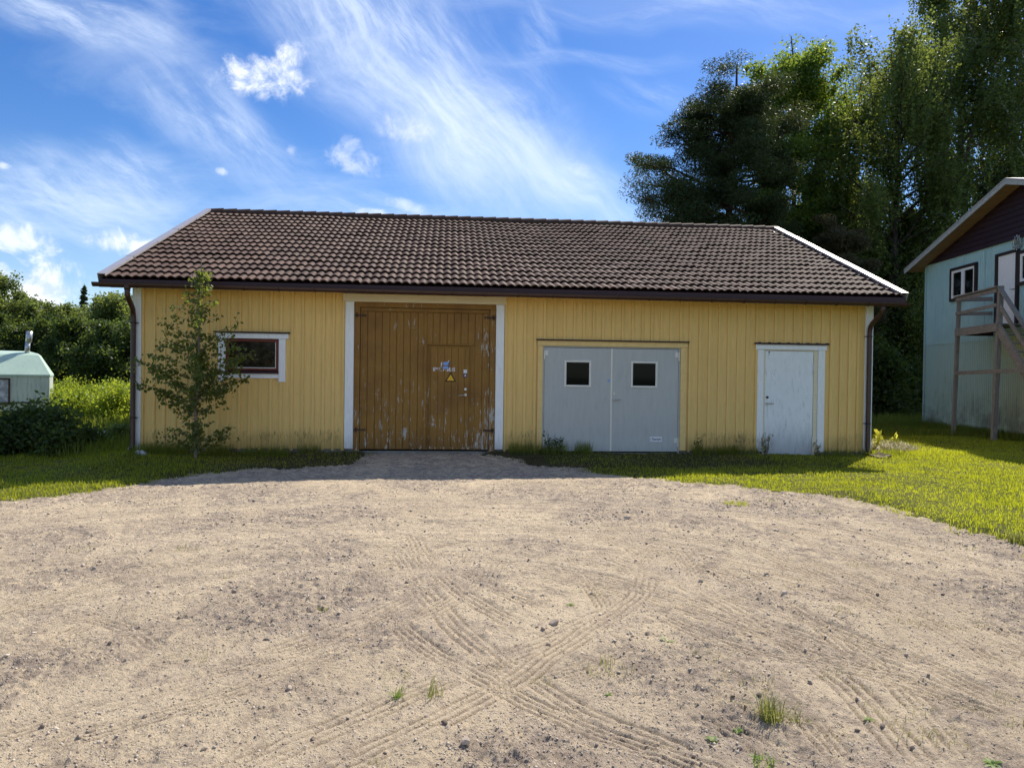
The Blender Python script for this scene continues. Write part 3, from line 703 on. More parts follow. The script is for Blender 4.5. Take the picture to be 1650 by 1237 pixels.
# roof
EX, OY, EZ, RD, RR = 0.4325, 0.4803, 3.122, 5.3431, 2.452
SL = math.hypot(RD + OY, RR); ca, sa = (RD + OY) / SL, RR / SL
def roof_pt(x, s, h, back=False):
    y = -OY + s * ca - h * sa; z = EZ + s * sa + h * ca
    return (x, (2 * RD - y) if back else y, z)
def wave(x):
    p = (x / 0.15) % 1.0
    return np.where(p < 0.76, 0.027 * np.sin(np.pi * p / 0.76) ** 0.8, -0.003 * np.sin(np.pi * (p - 0.76) / 0.24))
xL, xR = -EX + 0.09, GL + EX - 0.09
ncol = int((xR - xL) / 0.0155); tx = np.linspace(xL, xR, ncol)
tix = np.floor((tx - xL) / 0.30).astype(int)
courses = 17; gauge = (SL - 0.10) / courses
TV, TF, TT = [], [], []; tb = 0
for kk in range(courses):
    jit = rs.normal(0, 0.0035, tix.max() + 1)[tix]; sj = np.where(rs.rand(tix.max() + 1) < 0.03, -0.018, rs.normal(0, 0.006, tix.max() + 1))[tix]; tn = np.clip(rs.normal(0.45, 0.30, tix.max() + 1), 0, 1)[tix]
    w_ = np.clip(wave(tx), -0.02, 0.04)
    s0 = kk * gauge + sj; s1 = (kk + 1) * gauge + 0.03
    rows = [(s0 + 0.002, w_ + 0.020 + jit), (s0, w_ + 0.040 + jit), (s0 + 0.0005, w_ + 0.0405 + jit), (s0 * 0 + s1, w_ * 0.9 + 0.0 + jit * 0.3)]
    for s_, h_ in rows:
        s_ = s_ * np.ones(ncol)
        TV.append(np.stack([tx, -OY + s_ * ca - h_ * sa, EZ + s_ * sa + h_ * ca], 1)); TT.append(tn)
    b0 = np.arange(ncol - 1)
    for r_ in (0, 2):
        a0 = tb + r_ * ncol + b0
        TF.append(np.stack([a0, a0 + 1, a0 + ncol + 1, a0 + ncol], 1))
    tb += 4 * ncol
TV = np.vstack(TV); TV[:, 2] -= 0.022 * np.sin(np.pi * (TV[:, 0] + EX) / (GL + 2 * EX)) * np.clip((TV[:, 1] + OY) / 5.0, 0, 1) + 0.010 * np.sin(TV[:, 0] * 1.7 + 1.0) * np.clip((TV[:, 1] + OY) / 2.0, 0, 1); TF = np.vstack(TF); TT = np.concatenate(TT)
# the rear slope repeats the same tiles, mirrored over the ridge
BV = TV.copy(); BV[:, 1] = 2 * RD - BV[:, 1]
nT = len(TV)
roof = np_mesh('roof', np.vstack([TV, BV]), np.vstack([TF, TF[:, ::-1] + nT]), M['tiles'], garage, {'tint': np.concatenate([TT, TT])}, smooth=True)
# deck below the tiles
dk = MB()
for bk in (False, True):
    q0 = [roof_pt(-EX, 0.02, -0.07, bk), roof_pt(GL + EX, 0.02, -0.07, bk), roof_pt(GL + EX, SL - 0.03, -0.07, bk), roof_pt(-EX, SL - 0.03, -0.07, bk)]
    q1 = [roof_pt(-EX, 0.02, -0.03, bk), roof_pt(GL + EX, 0.02, -0.03, bk), roof_pt(GL + EX, SL - 0.03, -0.03, bk), roof_pt(-EX, SL - 0.03, -0.03, bk)]
    dk.add(q0 + q1, [(0, 1, 2, 3), (4, 7, 6, 5), (0, 4, 5, 1), (1, 5, 6, 2), (2, 6, 7, 3), (3, 7, 4, 0)])
dk.build('roof_deck', M['plum'], roof)
rc = MB(); xx = -EX + 0.02
ridge_z = EZ + RR
while xx < GL + EX - 0.1:
    x2 = min(xx + 0.36, GL + EX); pro = []
    for end, dz in ((xx, -0.012), (x2 + 0.02, 0.016)):
        for a in np.linspace(-0.12, 1.12, 9): pro.append((end, RD + 0.135 * math.cos(math.pi * a), ridge_z - 0.020 + dz + 0.115 * math.sin(math.pi * a)))
    fs = [(i, i + 1, 10 + i, 9 + i) for i in range(8)] + [tuple(range(9))]
    rc.add(pro, fs); xx += 0.335
rc.build('ridge_cap', M['tiles'], roof)
# white verge flashings
for xa, xb in ((-EX - 0.015, -EX + 0.125), (GL + EX - 0.125, GL + EX + 0.015)):
    vb = MB()
    for bk in (False, True):
        e0, e1 = -0.035, SL - (0.0 if not bk else 0.004)
        cs = [(xa, -0.13), (xa + 0.012, -0.13), (xa + 0.012, 0.078), (xb - 0.012, 0.078), (xb - 0.012, 0.046), (xb, 0.046), (xb, 0.090), (xa, 0.090)]
        if xa > 0: cs = [(xa + xb - p_, q_) for p_, q_ in cs]
        nC = len(cs)
        nL = 5
        for sgm in range(nL):   # lapped lengths of sheet
            ea = e0 + (e1 - e0) * sgm / nL; eb = e0 + (e1 - e0) * (sgm + 1) / nL + 0.03
            if sgm == nL - 1: eb = e1
            lift_ = 0.004 * (sgm % 2)
            pts = [roof_pt(xx_, ea, hh + lift_, bk) for xx_, hh in cs] + [roof_pt(xx_, eb, hh + lift_, bk) for xx_, hh in cs]
            vb.add(pts, [tuple(range(nC)), tuple(range(2 * nC - 1, nC - 1, -1))] + [(i, nC + i, nC + (i + 1) % nC, (i + 1) % nC) for i in range(nC)])
    vb.build('verge_flashing', M['verge'], garage)
for ya in (-OY - 0.022, 2 * RD + OY - 0.012):
    fb = MB(); fb.box(-EX, GL + EX, ya, ya + 0.034, 2.955, 3.098); fb.build('fascia', M['plum'], garage)
sb = MB(); sb.box(-EX + 0.004, GL + EX - 0.004, -OY + 0.013, -0.0365, 2.997, 3.012); sb.build('soffit', M['beige'], garage)
for xa in (-EX + 0.002, GL + EX - 0.022):   # boxed verge ends
    gb = MB(); gb.add([(xa, -OY + 0.014, 3.013), (xa + 0.02, -OY + 0.014, 3.013), (xa, -OY + 0.014, 3.02), (xa + 0.02, -OY + 0.014, 3.02), (xa, RD, 5.47), (xa + 0.02, RD, 5.47), (xa, RD, 5.35), (xa + 0.02, RD, 5.35)],
           [(0, 1, 3, 2), (2, 3, 5, 4), (0, 6, 7, 1), (0, 2, 4, 6), (1, 7, 5, 3), (4, 5, 7, 6)])
    gb.build('bargeboard', M['plum'], garage)
# gutter: half round trough
gx0, gx1 = -EX - 0.07, GL + EX - 0.01
gt = MB(); prof = []
for a in np.linspace(math.pi, 2 * math.pi, 13): prof.append((0.063 * math.cos(a), 0.072 * math.sin(a)))
inner = [(p * 0.93, q_ * 0.93 + 0.0005) for p, q_ in reversed(prof)]
prof = [(-0.071, 0.004), *prof, (0.063, 0.012)] + inner
n_ = len(prof); secs = np.linspace(gx0, gx1, 2)
vs = [(xq, -OY - 0.092 + p, 3.022 - 0.0028 * xq + q_) for xq in secs for p, q_ in prof]
gt.add(vs, [(i, (i + 1) % n_, n_ + (i + 1) % n_, n_ + i) for i in range(n_)] + [tuple(range(n_)), tuple(range(2 * n_ - 1, n_ - 1, -1))])
gut = gt.build('gutter', M['gutter'], garage)
xx = 0.25
while xx < GL + 0.3:
    zg_ = -0.0028 * xx; br = MB(); pts = [(xx, -OY - 0.03, 3.04 + zg_)] + [(xx, -OY - 0.092 + 0.071 * math.cos(a), 3.022 + zg_ + 0.080 * math.sin(a)) for a in np.linspace(2 * math.pi, math.pi, 9)] + [(xx, -OY - 0.163, 3.035 + zg_)]
    br.tube(pts, 0.0065, 5); br.build('bracket', M['gutter'], gut); xx += 0.62 + rs.uniform(-0.02, 0.02)
# downpipes
for px_, sgn in ((0.0, 1), (14.235, -1)):
    ox = px_ + 0.085 * sgn if sgn > 0 else px_ - 0.03
    path = [(ox, -OY - 0.092, 2.965), (ox, -OY - 0.092, 2.86), (ox, -OY - 0.085, 2.82), (ox, -OY - 0.06, 2.78), (px_ * 0.7 + ox * 0.3, -0.19, 2.60), (px_, -0.125, 2.55), (px_, -0.105, 2.48), (px_, -0.10, 2.40), (px_, -0.10, 0.13)]
    path += [(px_, -0.11, 0.06), (px_, -0.15, 0.02)] if sgn > 0 else [(px_ + 0.005, -0.11, 0.06), (px_ + 0.03, -0.16, 0.015)]
    dp = MB(); dp.tube(path, 0.046, 14)
    dp.tube([(ox, -OY - 0.092, 3.0), (ox, -OY - 0.092, 2.95), (ox, -OY - 0.092, 2.90)], [0.060, 0.058, 0.049], 14)
    d_ = dp.build('downpipe', M['gutter'], garage, smooth=True)
    for zz in ((2.35, 0.60)):
        cb = MB(); cb.tube([(px_, -0.10, zz - 0.016), (px_, -0.10, zz + 0.016)], 0.052, 14); cb.box(px_ + (0.04 if sgn > 0 else -0.075), px_ + (0.075 if sgn > 0 else -0.04), -0.105, -0.03, zz - 0.006, zz + 0.006)
        cb.build('clamp', M['darkframe'], d_)

# ---- brown plank gate
def pt(x0, x1, y0, y1, z0, z1, mat, parent, name, b=0.005):
    q = MB(); q.bevbox(x0, x1, y0, y1, z0, z1, b); return q.build(name, mat, parent)
gate = empty('gate'); gate.parent = garage
for xa, xb in ((3.842, 4.006), (6.714, 6.872)):
    gf = MB(); gf.bevbox(xa, xb, -0.045, 0.0, 0.035, 2.834); gf.build('casing', M['white'], gate)
gate['label'] = 'brown plank double gate with peeling paint in white frame'
hb = MB(); hb.bevbox(3.80, 6.905, -0.052, 0.0, 2.836, 2.985); hb.build('head_board', M['beige'], gate)
fr = MB(); fr.box(4.007, 4.115, 0.005, 0.105, -0.01, 2.74); fr.box(6.60, 6.713, 0.005, 0.105, -0.01, 2.74); fr.box(4.007, 6.713, 0.012, 0.105, 2.742, 2.84)
fr.build('gate_frame', M['gate'], gate)
def gate_leaf(x0, x1, wicket=None):
    q = MB(); q.box(x0, x1, 0.062, 0.10, 0.02, 2.735)
    xx_ = x0 + 0.004
    while xx_ < x1 - 0.02:
        w_ = min(rs.uniform(0.130, 0.146), x1 - 0.004 - xx_)
        zi = [(0.03, 2.66)]
        if wicket and xx_ + w_ > wicket[0] + 0.01 and xx_ < wicket[1] - 0.01: zi = [(wicket[2] + 0.01, 2.66)]
        for a, b in zi: q.bevbox(xx_ + 0.003, xx_ + w_ - 0.003, 0.040 + rs.uniform(-0.002, 0.002), 0.0615, a, b, 0.006)
        xx_ += w_
    q.bevbox(x0, x1, 0.032, 0.0615, 2.664, 2.735, 0.006)
    for a, b in ((x0, x0 + 0.035), (x1 - 0.035, x1)): q.bevbox(a, b, 0.030, 0.0395, 0.02, 2.66, 0.004)
    return q.build('leaf', M['gate'], gate)
lf1 = gate_leaf(4.122, 5.352); lf2 = gate_leaf(5.362, 6.594, (5.445, 6.222, 2.035))
ab = MB(); ab.bevbox(5.335, 5.378, 0.016, 0.0295, 0.02, 2.73, 0.004); ab.build('cover_strip', M['gate'], gate)
wk = MB(); xx_ = 5.462
while xx_ < 6.19:
    w_ = min(rs.uniform(0.128, 0.140), 6.208 - xx_); wk.bevbox(xx_ + 0.0015, xx_ + w_ - 0.0015, 0.040, 0.0615, 0.06, 2.02, 0.005); xx_ += w_
wk.bevbox(5.40, 6.245, 0.012, 0.0395, 2.040, 2.062, 0.004); wk.bevbox(5.462, 6.208, 0.030, 0.0395, 1.985, 2.018, 0.004); wk.bevbox(5.445, 6.222, 0.026, 0.0395, 0.03, 0.075, 0.004)
wk.bevbox(5.444, 5.461, 0.032, 0.0615, 0.03, 2.025, 0.003); wk.bevbox(6.209, 6.226, 0.032, 0.0615, 0.03, 2.025, 0.003)
wk.build('wicket_door', M['gate'], gate)
for hx, sgn in ((4.02, 1), (6.70, -1)):
    for hz_ in (2.58, 0.40):
        h = MB(); a, b = sorted((hx + 0.02 * sgn, hx + 0.215 * sgn)); h.box(a, b, 0.000, 0.0045, hz_ - 0.018, hz_ + 0.018)
        h.tube([(hx + 0.035 * sgn, -0.008, hz_ - 0.045), (hx + 0.035 * sgn, -0.008, hz_ + 0.045)], 0.014, 8)
        h.box(min(hx, hx + 0.03 * sgn), max(hx, hx + 0.03 * sgn), -0.052, 0.0042, hz_ - 0.012, hz_ + 0.012)
        h.build('hinge', M['iron'], gate)
h = MB(); h.tube([(6.138, 0.034, 1.085), (6.138, 0.0, 1.085)], 0.026, 14); h.tube([(6.138, 0.004, 1.085), (6.11, -0.012, 1.082), (6.01, -0.012, 1.070)], 0.009, 8); h.build('handle', M['chrome'], gate)
h = MB(); h.tube([(6.138, 0.036, 1.194), (6.138, 0.014, 1.194)], 0.026, 16); h.tube([(6.138, 0.014, 1.194), (6.138, 0.008, 1.194)], 0.012, 10); h.build('lock', M['palemetal'], gate)
h = MB(); h.bevbox(6.095, 6.165, 0.008, 0.039, 1.500, 1.572, 0.008); h.bevbox(6.112, 6.148, 0.003, 0.0078, 1.520, 1.554, 0.003); h.build('code_box', M['stickwhite'], gate)
h = MB(); h.box(6.097, 6.163, 0.022, 0.039, 1.425, 1.496); q_ = h.build('arrow_plate', M['sticknavy'], gate)
h = MB(); h.prism([(6.130, 1.435), (6.155, 1.462), (6.138, 1.462), (6.138, 1.485), (6.122, 1.485), (6.122, 1.462), (6.105, 1.462)], 0.0195, 0.0215); h.build('arrow', M['beige'], gate)
tri = MB(); tri.prism([(5.738, 1.335), (5.958, 1.335), (5.848, 1.520)], 0.033, 0.039); ws_ = tri.build('warning_sign', M['signdark'], gate)
tri = MB(); tri.prism([(5.774, 1.356), (5.922, 1.356), (5.848, 1.480)], 0.0305, 0.0325); tri.build('sign_face', M['signyellow'], gate)
em = MB(); em.prism([(5.655, 1.63), (5.672, 1.60), (5.682, 1.64), (5.682, 1.72), (5.662, 1.70)], 0.036, 0.0385, 0)
em.prism([(5.700, 1.665), (5.735, 1.650), (5.775, 1.660), (5.795, 1.650), (5.812, 1.725), (5.780, 1.718), (5.705, 1.712)], 0.036, 0.0385, 1)
em.prism([(5.690, 1.595), (5.720, 1.583), (5.790, 1.583), (5.800, 1.625), (5.745, 1.640), (5.705, 1.625)], 0.036, 0.0385, 1)
em.prism([(5.800, 1.59), (5.815, 1.60), (5.822, 1.715), (5.814, 1.722)], 0.036, 0.0385, 2)
em.prism([(5.790, 1.728), (5.818, 1.729), (5.818, 1.748), (5.800, 1.742)], 0.036, 0.0385, 0)
em.build('emblem', [M['lettering'], M['stickblue'], M['sticknavy']], gate)
def text(s, x, z, y, size, mat, parent, name, squash=1.0, bold=0.0):
    cu = bpy.data.curves.new(name, 'FONT'); cu.body = s; cu.size = size; cu.extrude = 0.0008; cu.offset = bold
    tmp = bpy.data.objects.new('tmp', cu); me = bpy.data.meshes.new_from_object(tmp)
    for v in me.vertices: v.co = Vector((x + v.co.x * squash, y - v.co.z, z + v.co.y))
    me.materials.append(mat); bpy.data.objects.remove(tmp)
    return link(name, me, parent)
text('0366. 7658.15', 5.508, 1.538, 0.0375, 0.098, M['lettering'], gate, 'lettering', 0.76, 0.0035)

# ---- grey double door
gd = MB(); gd.bevbox(7.532, 7.634, -0.040, 0.0, 0.03, 2.058); gd.bevbox(10.376, 10.500, -0.040, 0.0, 0.03, 2.058); gd.bevbox(7.520, 10.512, -0.044, 0.0, 2.0605, 2.162)
gdoor = gd.build('double_door', M['trimyellow'], garage); gdoor['label'] = 'grey steel double door with two small square windows'
h = MB(); h.box(7.50, 10.535, -0.085, 0.0, 2.1645, 2.186); h.build('drip_cap', M['plum'], gdoor)
fr = MB(); fr.box(7.636, 7.664, -0.012, 0.10, -0.02, 2.035); fr.box(10.346, 10.374, -0.012, 0.10, -0.02, 2.035); fr.box(7.636, 10.374, -0.012, 0.10, 2.037, 2.060); fr.build('door_frame', M['greydoor'], gdoor)
def steel_leaf(x0, x1, wx0, wx1):
    q = MB(); q.bevbox(x0, x1, -0.006, 0.05, 0.005, 2.028, 0.006); l = q.build('leaf', M['greydoor'], gdoor)
    q = MB(); f_ = 0.042
    q.bevbox(wx0, wx0 + f_, -0.024, -0.0065, 1.262, 1.787); q.bevbox(wx1 - f_, wx1, -0.024, -0.0065, 1.262, 1.787); q.bevbox(wx0 + f_, wx1 - f_, -0.024, -0.0065, 1.262, 1.262 + f_); q.bevbox(wx0 + f_, wx1 - f_, -0.024, -0.0065, 1.787 - f_, 1.787)
    w_ = q.build('window', M['palemetal'], gdoor)
    q = MB(); q.box(wx0 + f_ + 0.001, wx1 - f_ - 0.001, -0.011, -0.0065, 1.262 + f_ + 0.001, 1.787 - f_ - 0.001); q.build('pane', M['glass'], gdoor)
steel_leaf(7.667, 8.984, 8.058, 8.592); steel_leaf(9.010, 10.343, 9.380, 9.918)
h = MB(); h.bevbox(8.978, 9.016, -0.016, -0.0065, 0.01, 2.026, 0.004); h.build('cover_strip', M['palemetal'], gdoor)
for hx, sgn in ((7.665, 1), (10.345, -1)):
    for hz_ in (1.885, 0.19):
        h = MB(); h.tube([(hx, -0.022, hz_ - 0.085), (hx, -0.022, hz_ + 0.085)], 0.014, 10); a, b = sorted((hx + 0.012 * sgn, hx + 0.07 * sgn)); h.box(a, b, -0.0105, -0.0065, hz_ - 0.01, hz_ + 0.085)
        h.build('hinge', M['palemetal'], gdoor)
h = MB(); h.tube([(9.055, -0.0065, 1.03), (9.055, -0.05, 1.03)], 0.022, 14); h.tube([(9.055, -0.045, 1.03), (9.075, -0.055, 1.03), (9.165, -0.055, 1.028)], 0.010, 8); h.build('handle', M['chrome'], gdoor)
h = MB(); h.tube([(9.055, -0.0065, 1.14), (9.055, -0.022, 1.14)], 0.024, 16); h.build('lock', M['chrome'], gdoor)
h = MB(); h.tube([(8.945, -0.0062, 1.395), (8.945, -0.009, 1.395)], 0.026, 16); h.box(8.920, 8.970, -0.0085, -0.0062, 1.395, 1.420); h.build('round_sticker', M['stickblue'], gdoor)
h = MB(); h.box(9.785, 10.025, -0.0095, -0.0062, 0.205, 0.300); h.build('door_label', M['stickwhite'], gdoor)
text('\u2039 Tiorverk', 9.795, 0.232, -0.0102, 0.062, M['blackink'], gdoor, 'label_text', 0.82, 0.0015)

# ---- white door
wd = MB(); wd.bevbox(11.945, 12.072, -0.042, 0.0, 0.02, 2.054); wd.bevbox(13.202, 13.345, -0.042, 0.0, 0.015, 2.054); wd.bevbox(11.905, 13.380, -0.048, 0.0, 2.0575, 2.160)
wdoor = wd.build('door', M['white'], garage); wdoor['label'] = 'worn white door with stained lower half'
h = MB(); h.box(11.885, 13.40, -0.09, 0.0, 2.163, 2.192)
for q_ in np.arange(11.95, 13.35, 0.2): h.box(q_, q_ + 0.045, -0.075, -0.03, 2.1925, 2.204)
h.build('drip_cap', M['plum'], wdoor)
fr = MB(); fr.box(12.074, 12.108, -0.02, 0.10, -0.05, 2.0365); fr.box(13.120, 13.198, -0.02, 0.10, -0.05, 2.0365); fr.box(12.074, 13.198, -0.02, 0.10, 2.039, 2.0555); fr.build('door_frame', M['beige'], wdoor)
h = MB(); h.bevbox(12.113, 13.115, -0.010, 0.04, -0.045, 2.033, 0.004); h.build('leaf', M['whitedoor'], wdoor)
for hz_ in (1.70, 0.24):
    h = MB(); h.tube([(13.118, -0.024, hz_ - 0.06), (13.118, -0.024, hz_ + 0.06)], 0.012, 10); h.build('hinge', M['palemetal'], wdoor)
h = MB(); h.tube([(12.165, -0.010, 0.985), (12.165, -0.05, 0.985)], 0.020, 14); h.tube([(12.165, -0.045, 0.985), (12.185, -0.055, 0.985), (12.285, -0.055, 0.982)], 0.010, 8); h.build('handle', M['chrome'], wdoor)
h = MB(); h.tube([(12.165, -0.010, 1.105), (12.165, -0.024, 1.105)], 0.026, 16); h.build('lock', M['iron'], wdoor)
for zq, rq in ((2.005, 0.016), (1.955, 0.008)):
    h = MB(); h.tube([(12.19, -0.0095, zq), (12.19, -0.013, zq)], rq, 12); h.build('screw_hole', M['darkframe'], wdoor)

# ---- window
wn_ = MB(); wn_.bevbox(1.505, 1.628, -0.042, 0.0, 1.290, 2.098); wn_.bevbox(2.612, 2.738, -0.042, 0.0, 1.290, 2.098); wn_.bevbox(1.455, 2.790, -0.046, 0.0, 2.1005, 2.200); wn_.bevbox(1.630, 2.610, -0.040, 0.0, 1.355, 1.443)
win = wn_.build('window', M['white'], garage)
h = MB(); h.box(1.425, 2.815, -0.085, 0.0, 2.203, 2.228); h.build('drip_cap', M['plum'], win)
h = MB(); f_ = 0.055
h.bevbox(1.632, 1.632 + f_, 0.0, 0.05, 1.502, 2.096); h.bevbox(2.608 - f_, 2.608, 0.0, 0.05, 1.502, 2.096); h.bevbox(1.632 + f_, 2.608 - f_, 0.0, 0.05, 2.096 - f_, 2.096); h.bevbox(1.632 + f_, 2.608 - f_, 0.0, 0.05, 1.502, 1.502 + 0.04); h.build('frame', M['redsash'], win)
h = MB(); h.box(1.690, 2.550, 0.02, 0.03, 1.545, 2.038); h.build('pane', M['glassreflbrown'], win)
h = MB(); h.box(2.5405, 2.552, 0.0, 0.0195, 1.545, 2.038); h.box(1.690, 2.540, 0.0, 0.0195, 1.5445, 1.560); h.build('glazing_bead', M['palemetal'], win)
h = MB(); h.add([(1.632, 0.05, 1.500), (2.618, 0.05, 1.500), (1.632, -0.075, 1.478), (2.618, -0.075, 1.478), (1.632, 0.05, 1.446), (2.618, 0.05, 1.446), (1.632, -0.075, 1.446), (2.618, -0.075, 1.446)],
             [(0, 1, 3, 2), (4, 6, 7, 5), (2, 3, 7, 6), (0, 4, 5, 1), (0, 2, 6, 4), (1, 5, 7, 3)]); h.build('sill', M['plum'], win)

# ------------------------------------------------------------------ the pale blue house
HA = np.array([21.5, 8.88, 0.0]); HE = np.array([-0.1435, -0.98965, 0.0]); HN = np.array([-0.98965, 0.1435, 0.0])
def hp(s, h, z): return tuple(HA + HE * s + HN * h + np.array([0, 0, z]))
def htf(x, y, z): return hp(x, -y, z)              # x along the gable, -y outward
house = tag(empty('house', tuple(HA)), 'two storey pale blue corrugated house with dark plank gable', 'house')
HW = 10.2; HLEN = 9.0
def corr_mat():
    mt, q = new_mat('pale_blue_corrugated')
    sp = q.node('ShaderNodeSeparateXYZ'); q.link(q.obj, sp.inputs[0])
    n = q.noise(q.mapping(q.obj, scale=(5, 5, 0.45)), 2.0, 7, 0.68); n2 = q.noise(q.obj, 0.9, 5, 0.65)
    c = q.mixc(q.smooth(n2, 0.35, 0.7), rgb(0.325, 0.515, 0.52), rgb(0.38, 0.58, 0.575))
    c = q.mixc(q.smooth(sp.outputs[2], 2.66, 2.64, 0.0, 0.6), c, rgb(0.34, 0.47, 0.41))
    hy = q.smooth(sp.outputs[1], -3.6, -6.2, 0.0, 0.7)
    c = q.mixc(mul_(q, hy, q.smooth(sp.outputs[2], 2.72, 2.60)), c, rgb(0.42, 0.42, 0.27))
    c = q.mixc(mul_(q, q.smooth(n, 0.52, 0.74), 0.35), c, rgb(0.17, 0.24, 0.22))
    low = mul_(q, q.smooth(q.math('ADD', sp.outputs[2], mul_(q, n, -1.6)), 0.9, -0.75), q.smooth(n2, 0.36, 0.58))
    c = q.mixc(mul_(q, low, 0.75), c, rgb(0.075, 0.085, 0.07))
    setp(q, Base_Color=c, Roughness=0.55); q.p.inputs['Specular IOR Level'].default_value = 0.3
    return mt
M['corr'] = corr_mat()
per = 0.092; ns = int(HW / per * 8); ss = np.linspace(0, HW, ns + 1)
amp = 0.006 - 0.030 * np.abs(np.sin(np.pi * ss / per)) ** 5
CV, CF = [], []
def strip(z0, z1, push, b):
    lo = np.array([hp(s_, a_ + push, z0) for s_, a_ in zip(ss, amp)]); hi = np.array([hp(s_, a_ + push * 0.2, z1) for s_, a_ in zip(ss, amp)])
    i = np.arange(ns); CV.extend([lo, hi]); CF.append(np.stack([b + i, b + i + 1, b + ns + 1 + i + 1, b + ns + 1 + i], 1))
strip(0.0, 2.66, 0.0, 0); strip(2.645, 5.30, 0.016, 2 * (ns + 1))
b_ = 4 * (ns + 1)
ex_ = [hp(0, 0.012, 0.0), hp(0, 0.012, 5.3), hp(0, -HLEN, 5.3), hp(0, -HLEN, 0.0), hp(HW, 0.012, 0.0), hp(HW, 0.012, 5.3), hp(HW, -HLEN, 5.3), hp(HW, -HLEN, 0)]
CV.append(np.array(ex_)); CF.append(np.array([[b_, b_ + 1, b_ + 2, b_ + 3], [b_ + 4, b_ + 7, b_ + 6, b_ + 5], [b_ + 3, b_ + 2, b_ + 6, b_ + 7]]))
np_mesh('wall', np.vstack(CV), np.vstack(CF), M['corr'], house, None, smooth=False)
h = MB(); h.box(-0.035, 0.05, -0.035, 0.02, 0.0, 5.25, tf=htf); h.build('corner_strip', M['corr'], house)
for sj in (3.388, 6.7):
    h = MB(); h.box(sj - 0.012, sj + 0.012, -0.034, -0.008, 2.66, 5.27, tf=htf); h.build('seam_strip', M['corr'], house)
RS = 0.285; HMID = HW / 2
def rz(s): return 5.235 + RS * (s if s < HMID else HW - s)
g = MB(); zz = 5.275
while zz < 6.75:     # lapped dark boards of the gable
    z2 = zz + 0.155; sA = max(0.0, (zz - 5.24) / RS); sB = max(0.0, (z2 - 5.24) / RS)
    if sA < HMID - 0.05:
        sB = min(sB, HMID - 0.02)
        g.add([hp(sA, 0.055, zz), hp(HW - sA, 0.055, zz), hp(HW - sB, 0.030, z2), hp(sB, 0.030, z2), hp(sA, 0.02, zz), hp(HW - sA, 0.02, zz), hp(HW - sB, 0.02, z2), hp(sB, 0.02, z2)],
              [(0, 1, 2, 3), (0, 4, 5, 1), (3, 2, 6, 7), (0, 3, 7, 4), (1, 5, 6, 2)])
    zz = z2 - 0.004
g.build('gable_boards', M['purple'], house)
OVH, OVE = 0.50, 0.45
rf = MB(); st = MB(); bb = MB()
for sg in (0, 1):
    f_ = (lambda s_: s_) if sg == 0 else (lambda s_: HW - s_)
    def slab(mb, h0, h1, za, zb, sa_=-OVE, sb_=HMID):
        vs = [hp(f_(s_), h_, 5.235 + RS * s_ + z_) for z_ in (za, zb) for h_ in (h0, h1) for s_ in (sa_, sb_)]
        mb.add(vs, [(0, 2, 3, 1), (4, 5, 7, 6), (0, 1, 5, 4), (2, 6, 7, 3), (0, 4, 6, 2), (1, 3, 7, 5)])
    slab(rf, OVH + 0.03, -HLEN - 0.4, 0.085, 0.125, sb_=HMID - (0.0 if sg == 0 else 0.004))
    for j in range(40):   # soffit boards across the overhang
        a = -OVE + (HMID + OVE) * j / 40; b = -OVE + (HMID + OVE) * (j + 1) / 40 - 0.008
        slab(st, OVH - 0.002, 0.056, 0.018 + rs.uniform(0, 0.003), 0.040, a, b)
    slab(st, OVH - 0.002, -HLEN - 0.3, 0.042, 0.080)
    slab(bb, OVH + 0.022, OVH, -0.045, 0.082)
roof2 = rf.build('roof', M['verge'], house); st.build('soffit', M['soffit'], roof2); bb.build('bargeboard', M['verge2'], roof2)
def hwin(s0, s1, z0, z1, name='window', mull=True, fr_=0.085):
    q = MB(); q.box(s0, s0 + fr_, -0.075, -0.012, z0, z1, tf=htf); q.box(s1 - fr_, s1, -0.075, -0.012, z0, z1, tf=htf); q.box(s0 + fr_, s1 - fr_, -0.075, -0.012, z0, z0 + fr_, tf=htf); q.box(s0 + fr_, s1 - fr_, -0.075, -0.012, z1 - fr_, z1, tf=htf)
    w_ = q.build(name, M['darkframe'], house)
    q = MB(); a, b, c, d = s0 + fr_ + 0.001, s1 - fr_ - 0.001, z0 + fr_ + 0.001, z1 - fr_ - 0.001; k_ = 0.075
    q.box(a, a + k_, -0.058, -0.014, c, d, tf=htf); q.box(b - k_, b, -0.058, -0.014, c, d, tf=htf); q.box(a + k_, b - k_, -0.058, -0.014, c, c + k_, tf=htf); q.box(a + k_, b - k_, -0.058, -0.014, d - k_, d, tf=htf)
    if mull: q.box((a + b) / 2 - 0.075, (a + b) / 2 + 0.075, -0.062, -0.014, c + k_, d - k_, tf=htf)
    q.build('sash', M['white'], w_)
    q = MB(); q.box(a + k_, b - k_, -0.030, -0.013, c + k_, d - k_, tf=htf); q.build('pane', M['glass'], w_)
hwin(1.575, 3.0, 3.93, 4.945); hwin(4.93, 6.1, 4.02, 4.925, mull=True)
q = MB(); q.box(3.935, 4.045, -0.080, -0.012, 2.95, 5.0, tf=htf); q.box(4.852, 4.928, -0.080, -0.012, 2.95, 5.0, tf=htf); q.box(4.047, 4.85, -0.080, -0.012, 4.925, 5.0, tf=htf)
hd = q.build('door', M['darkframe'], house)
q = MB(); q.bevbox(4.048, 4.849, -0.050, -0.013, 2.96, 4.922, tf=htf); q.build('leaf', M['white'], hd)
q = MB(); q.tube([hp(4.78, 0.05, 3.95), hp(4.78, 0.10, 3.95)], 0.02, 10); q.tube([hp(4.78, 0.10, 3.95), hp(4.66, 0.10, 3.95)], 0.01, 8); q.build('handle', M['chrome'], hd)
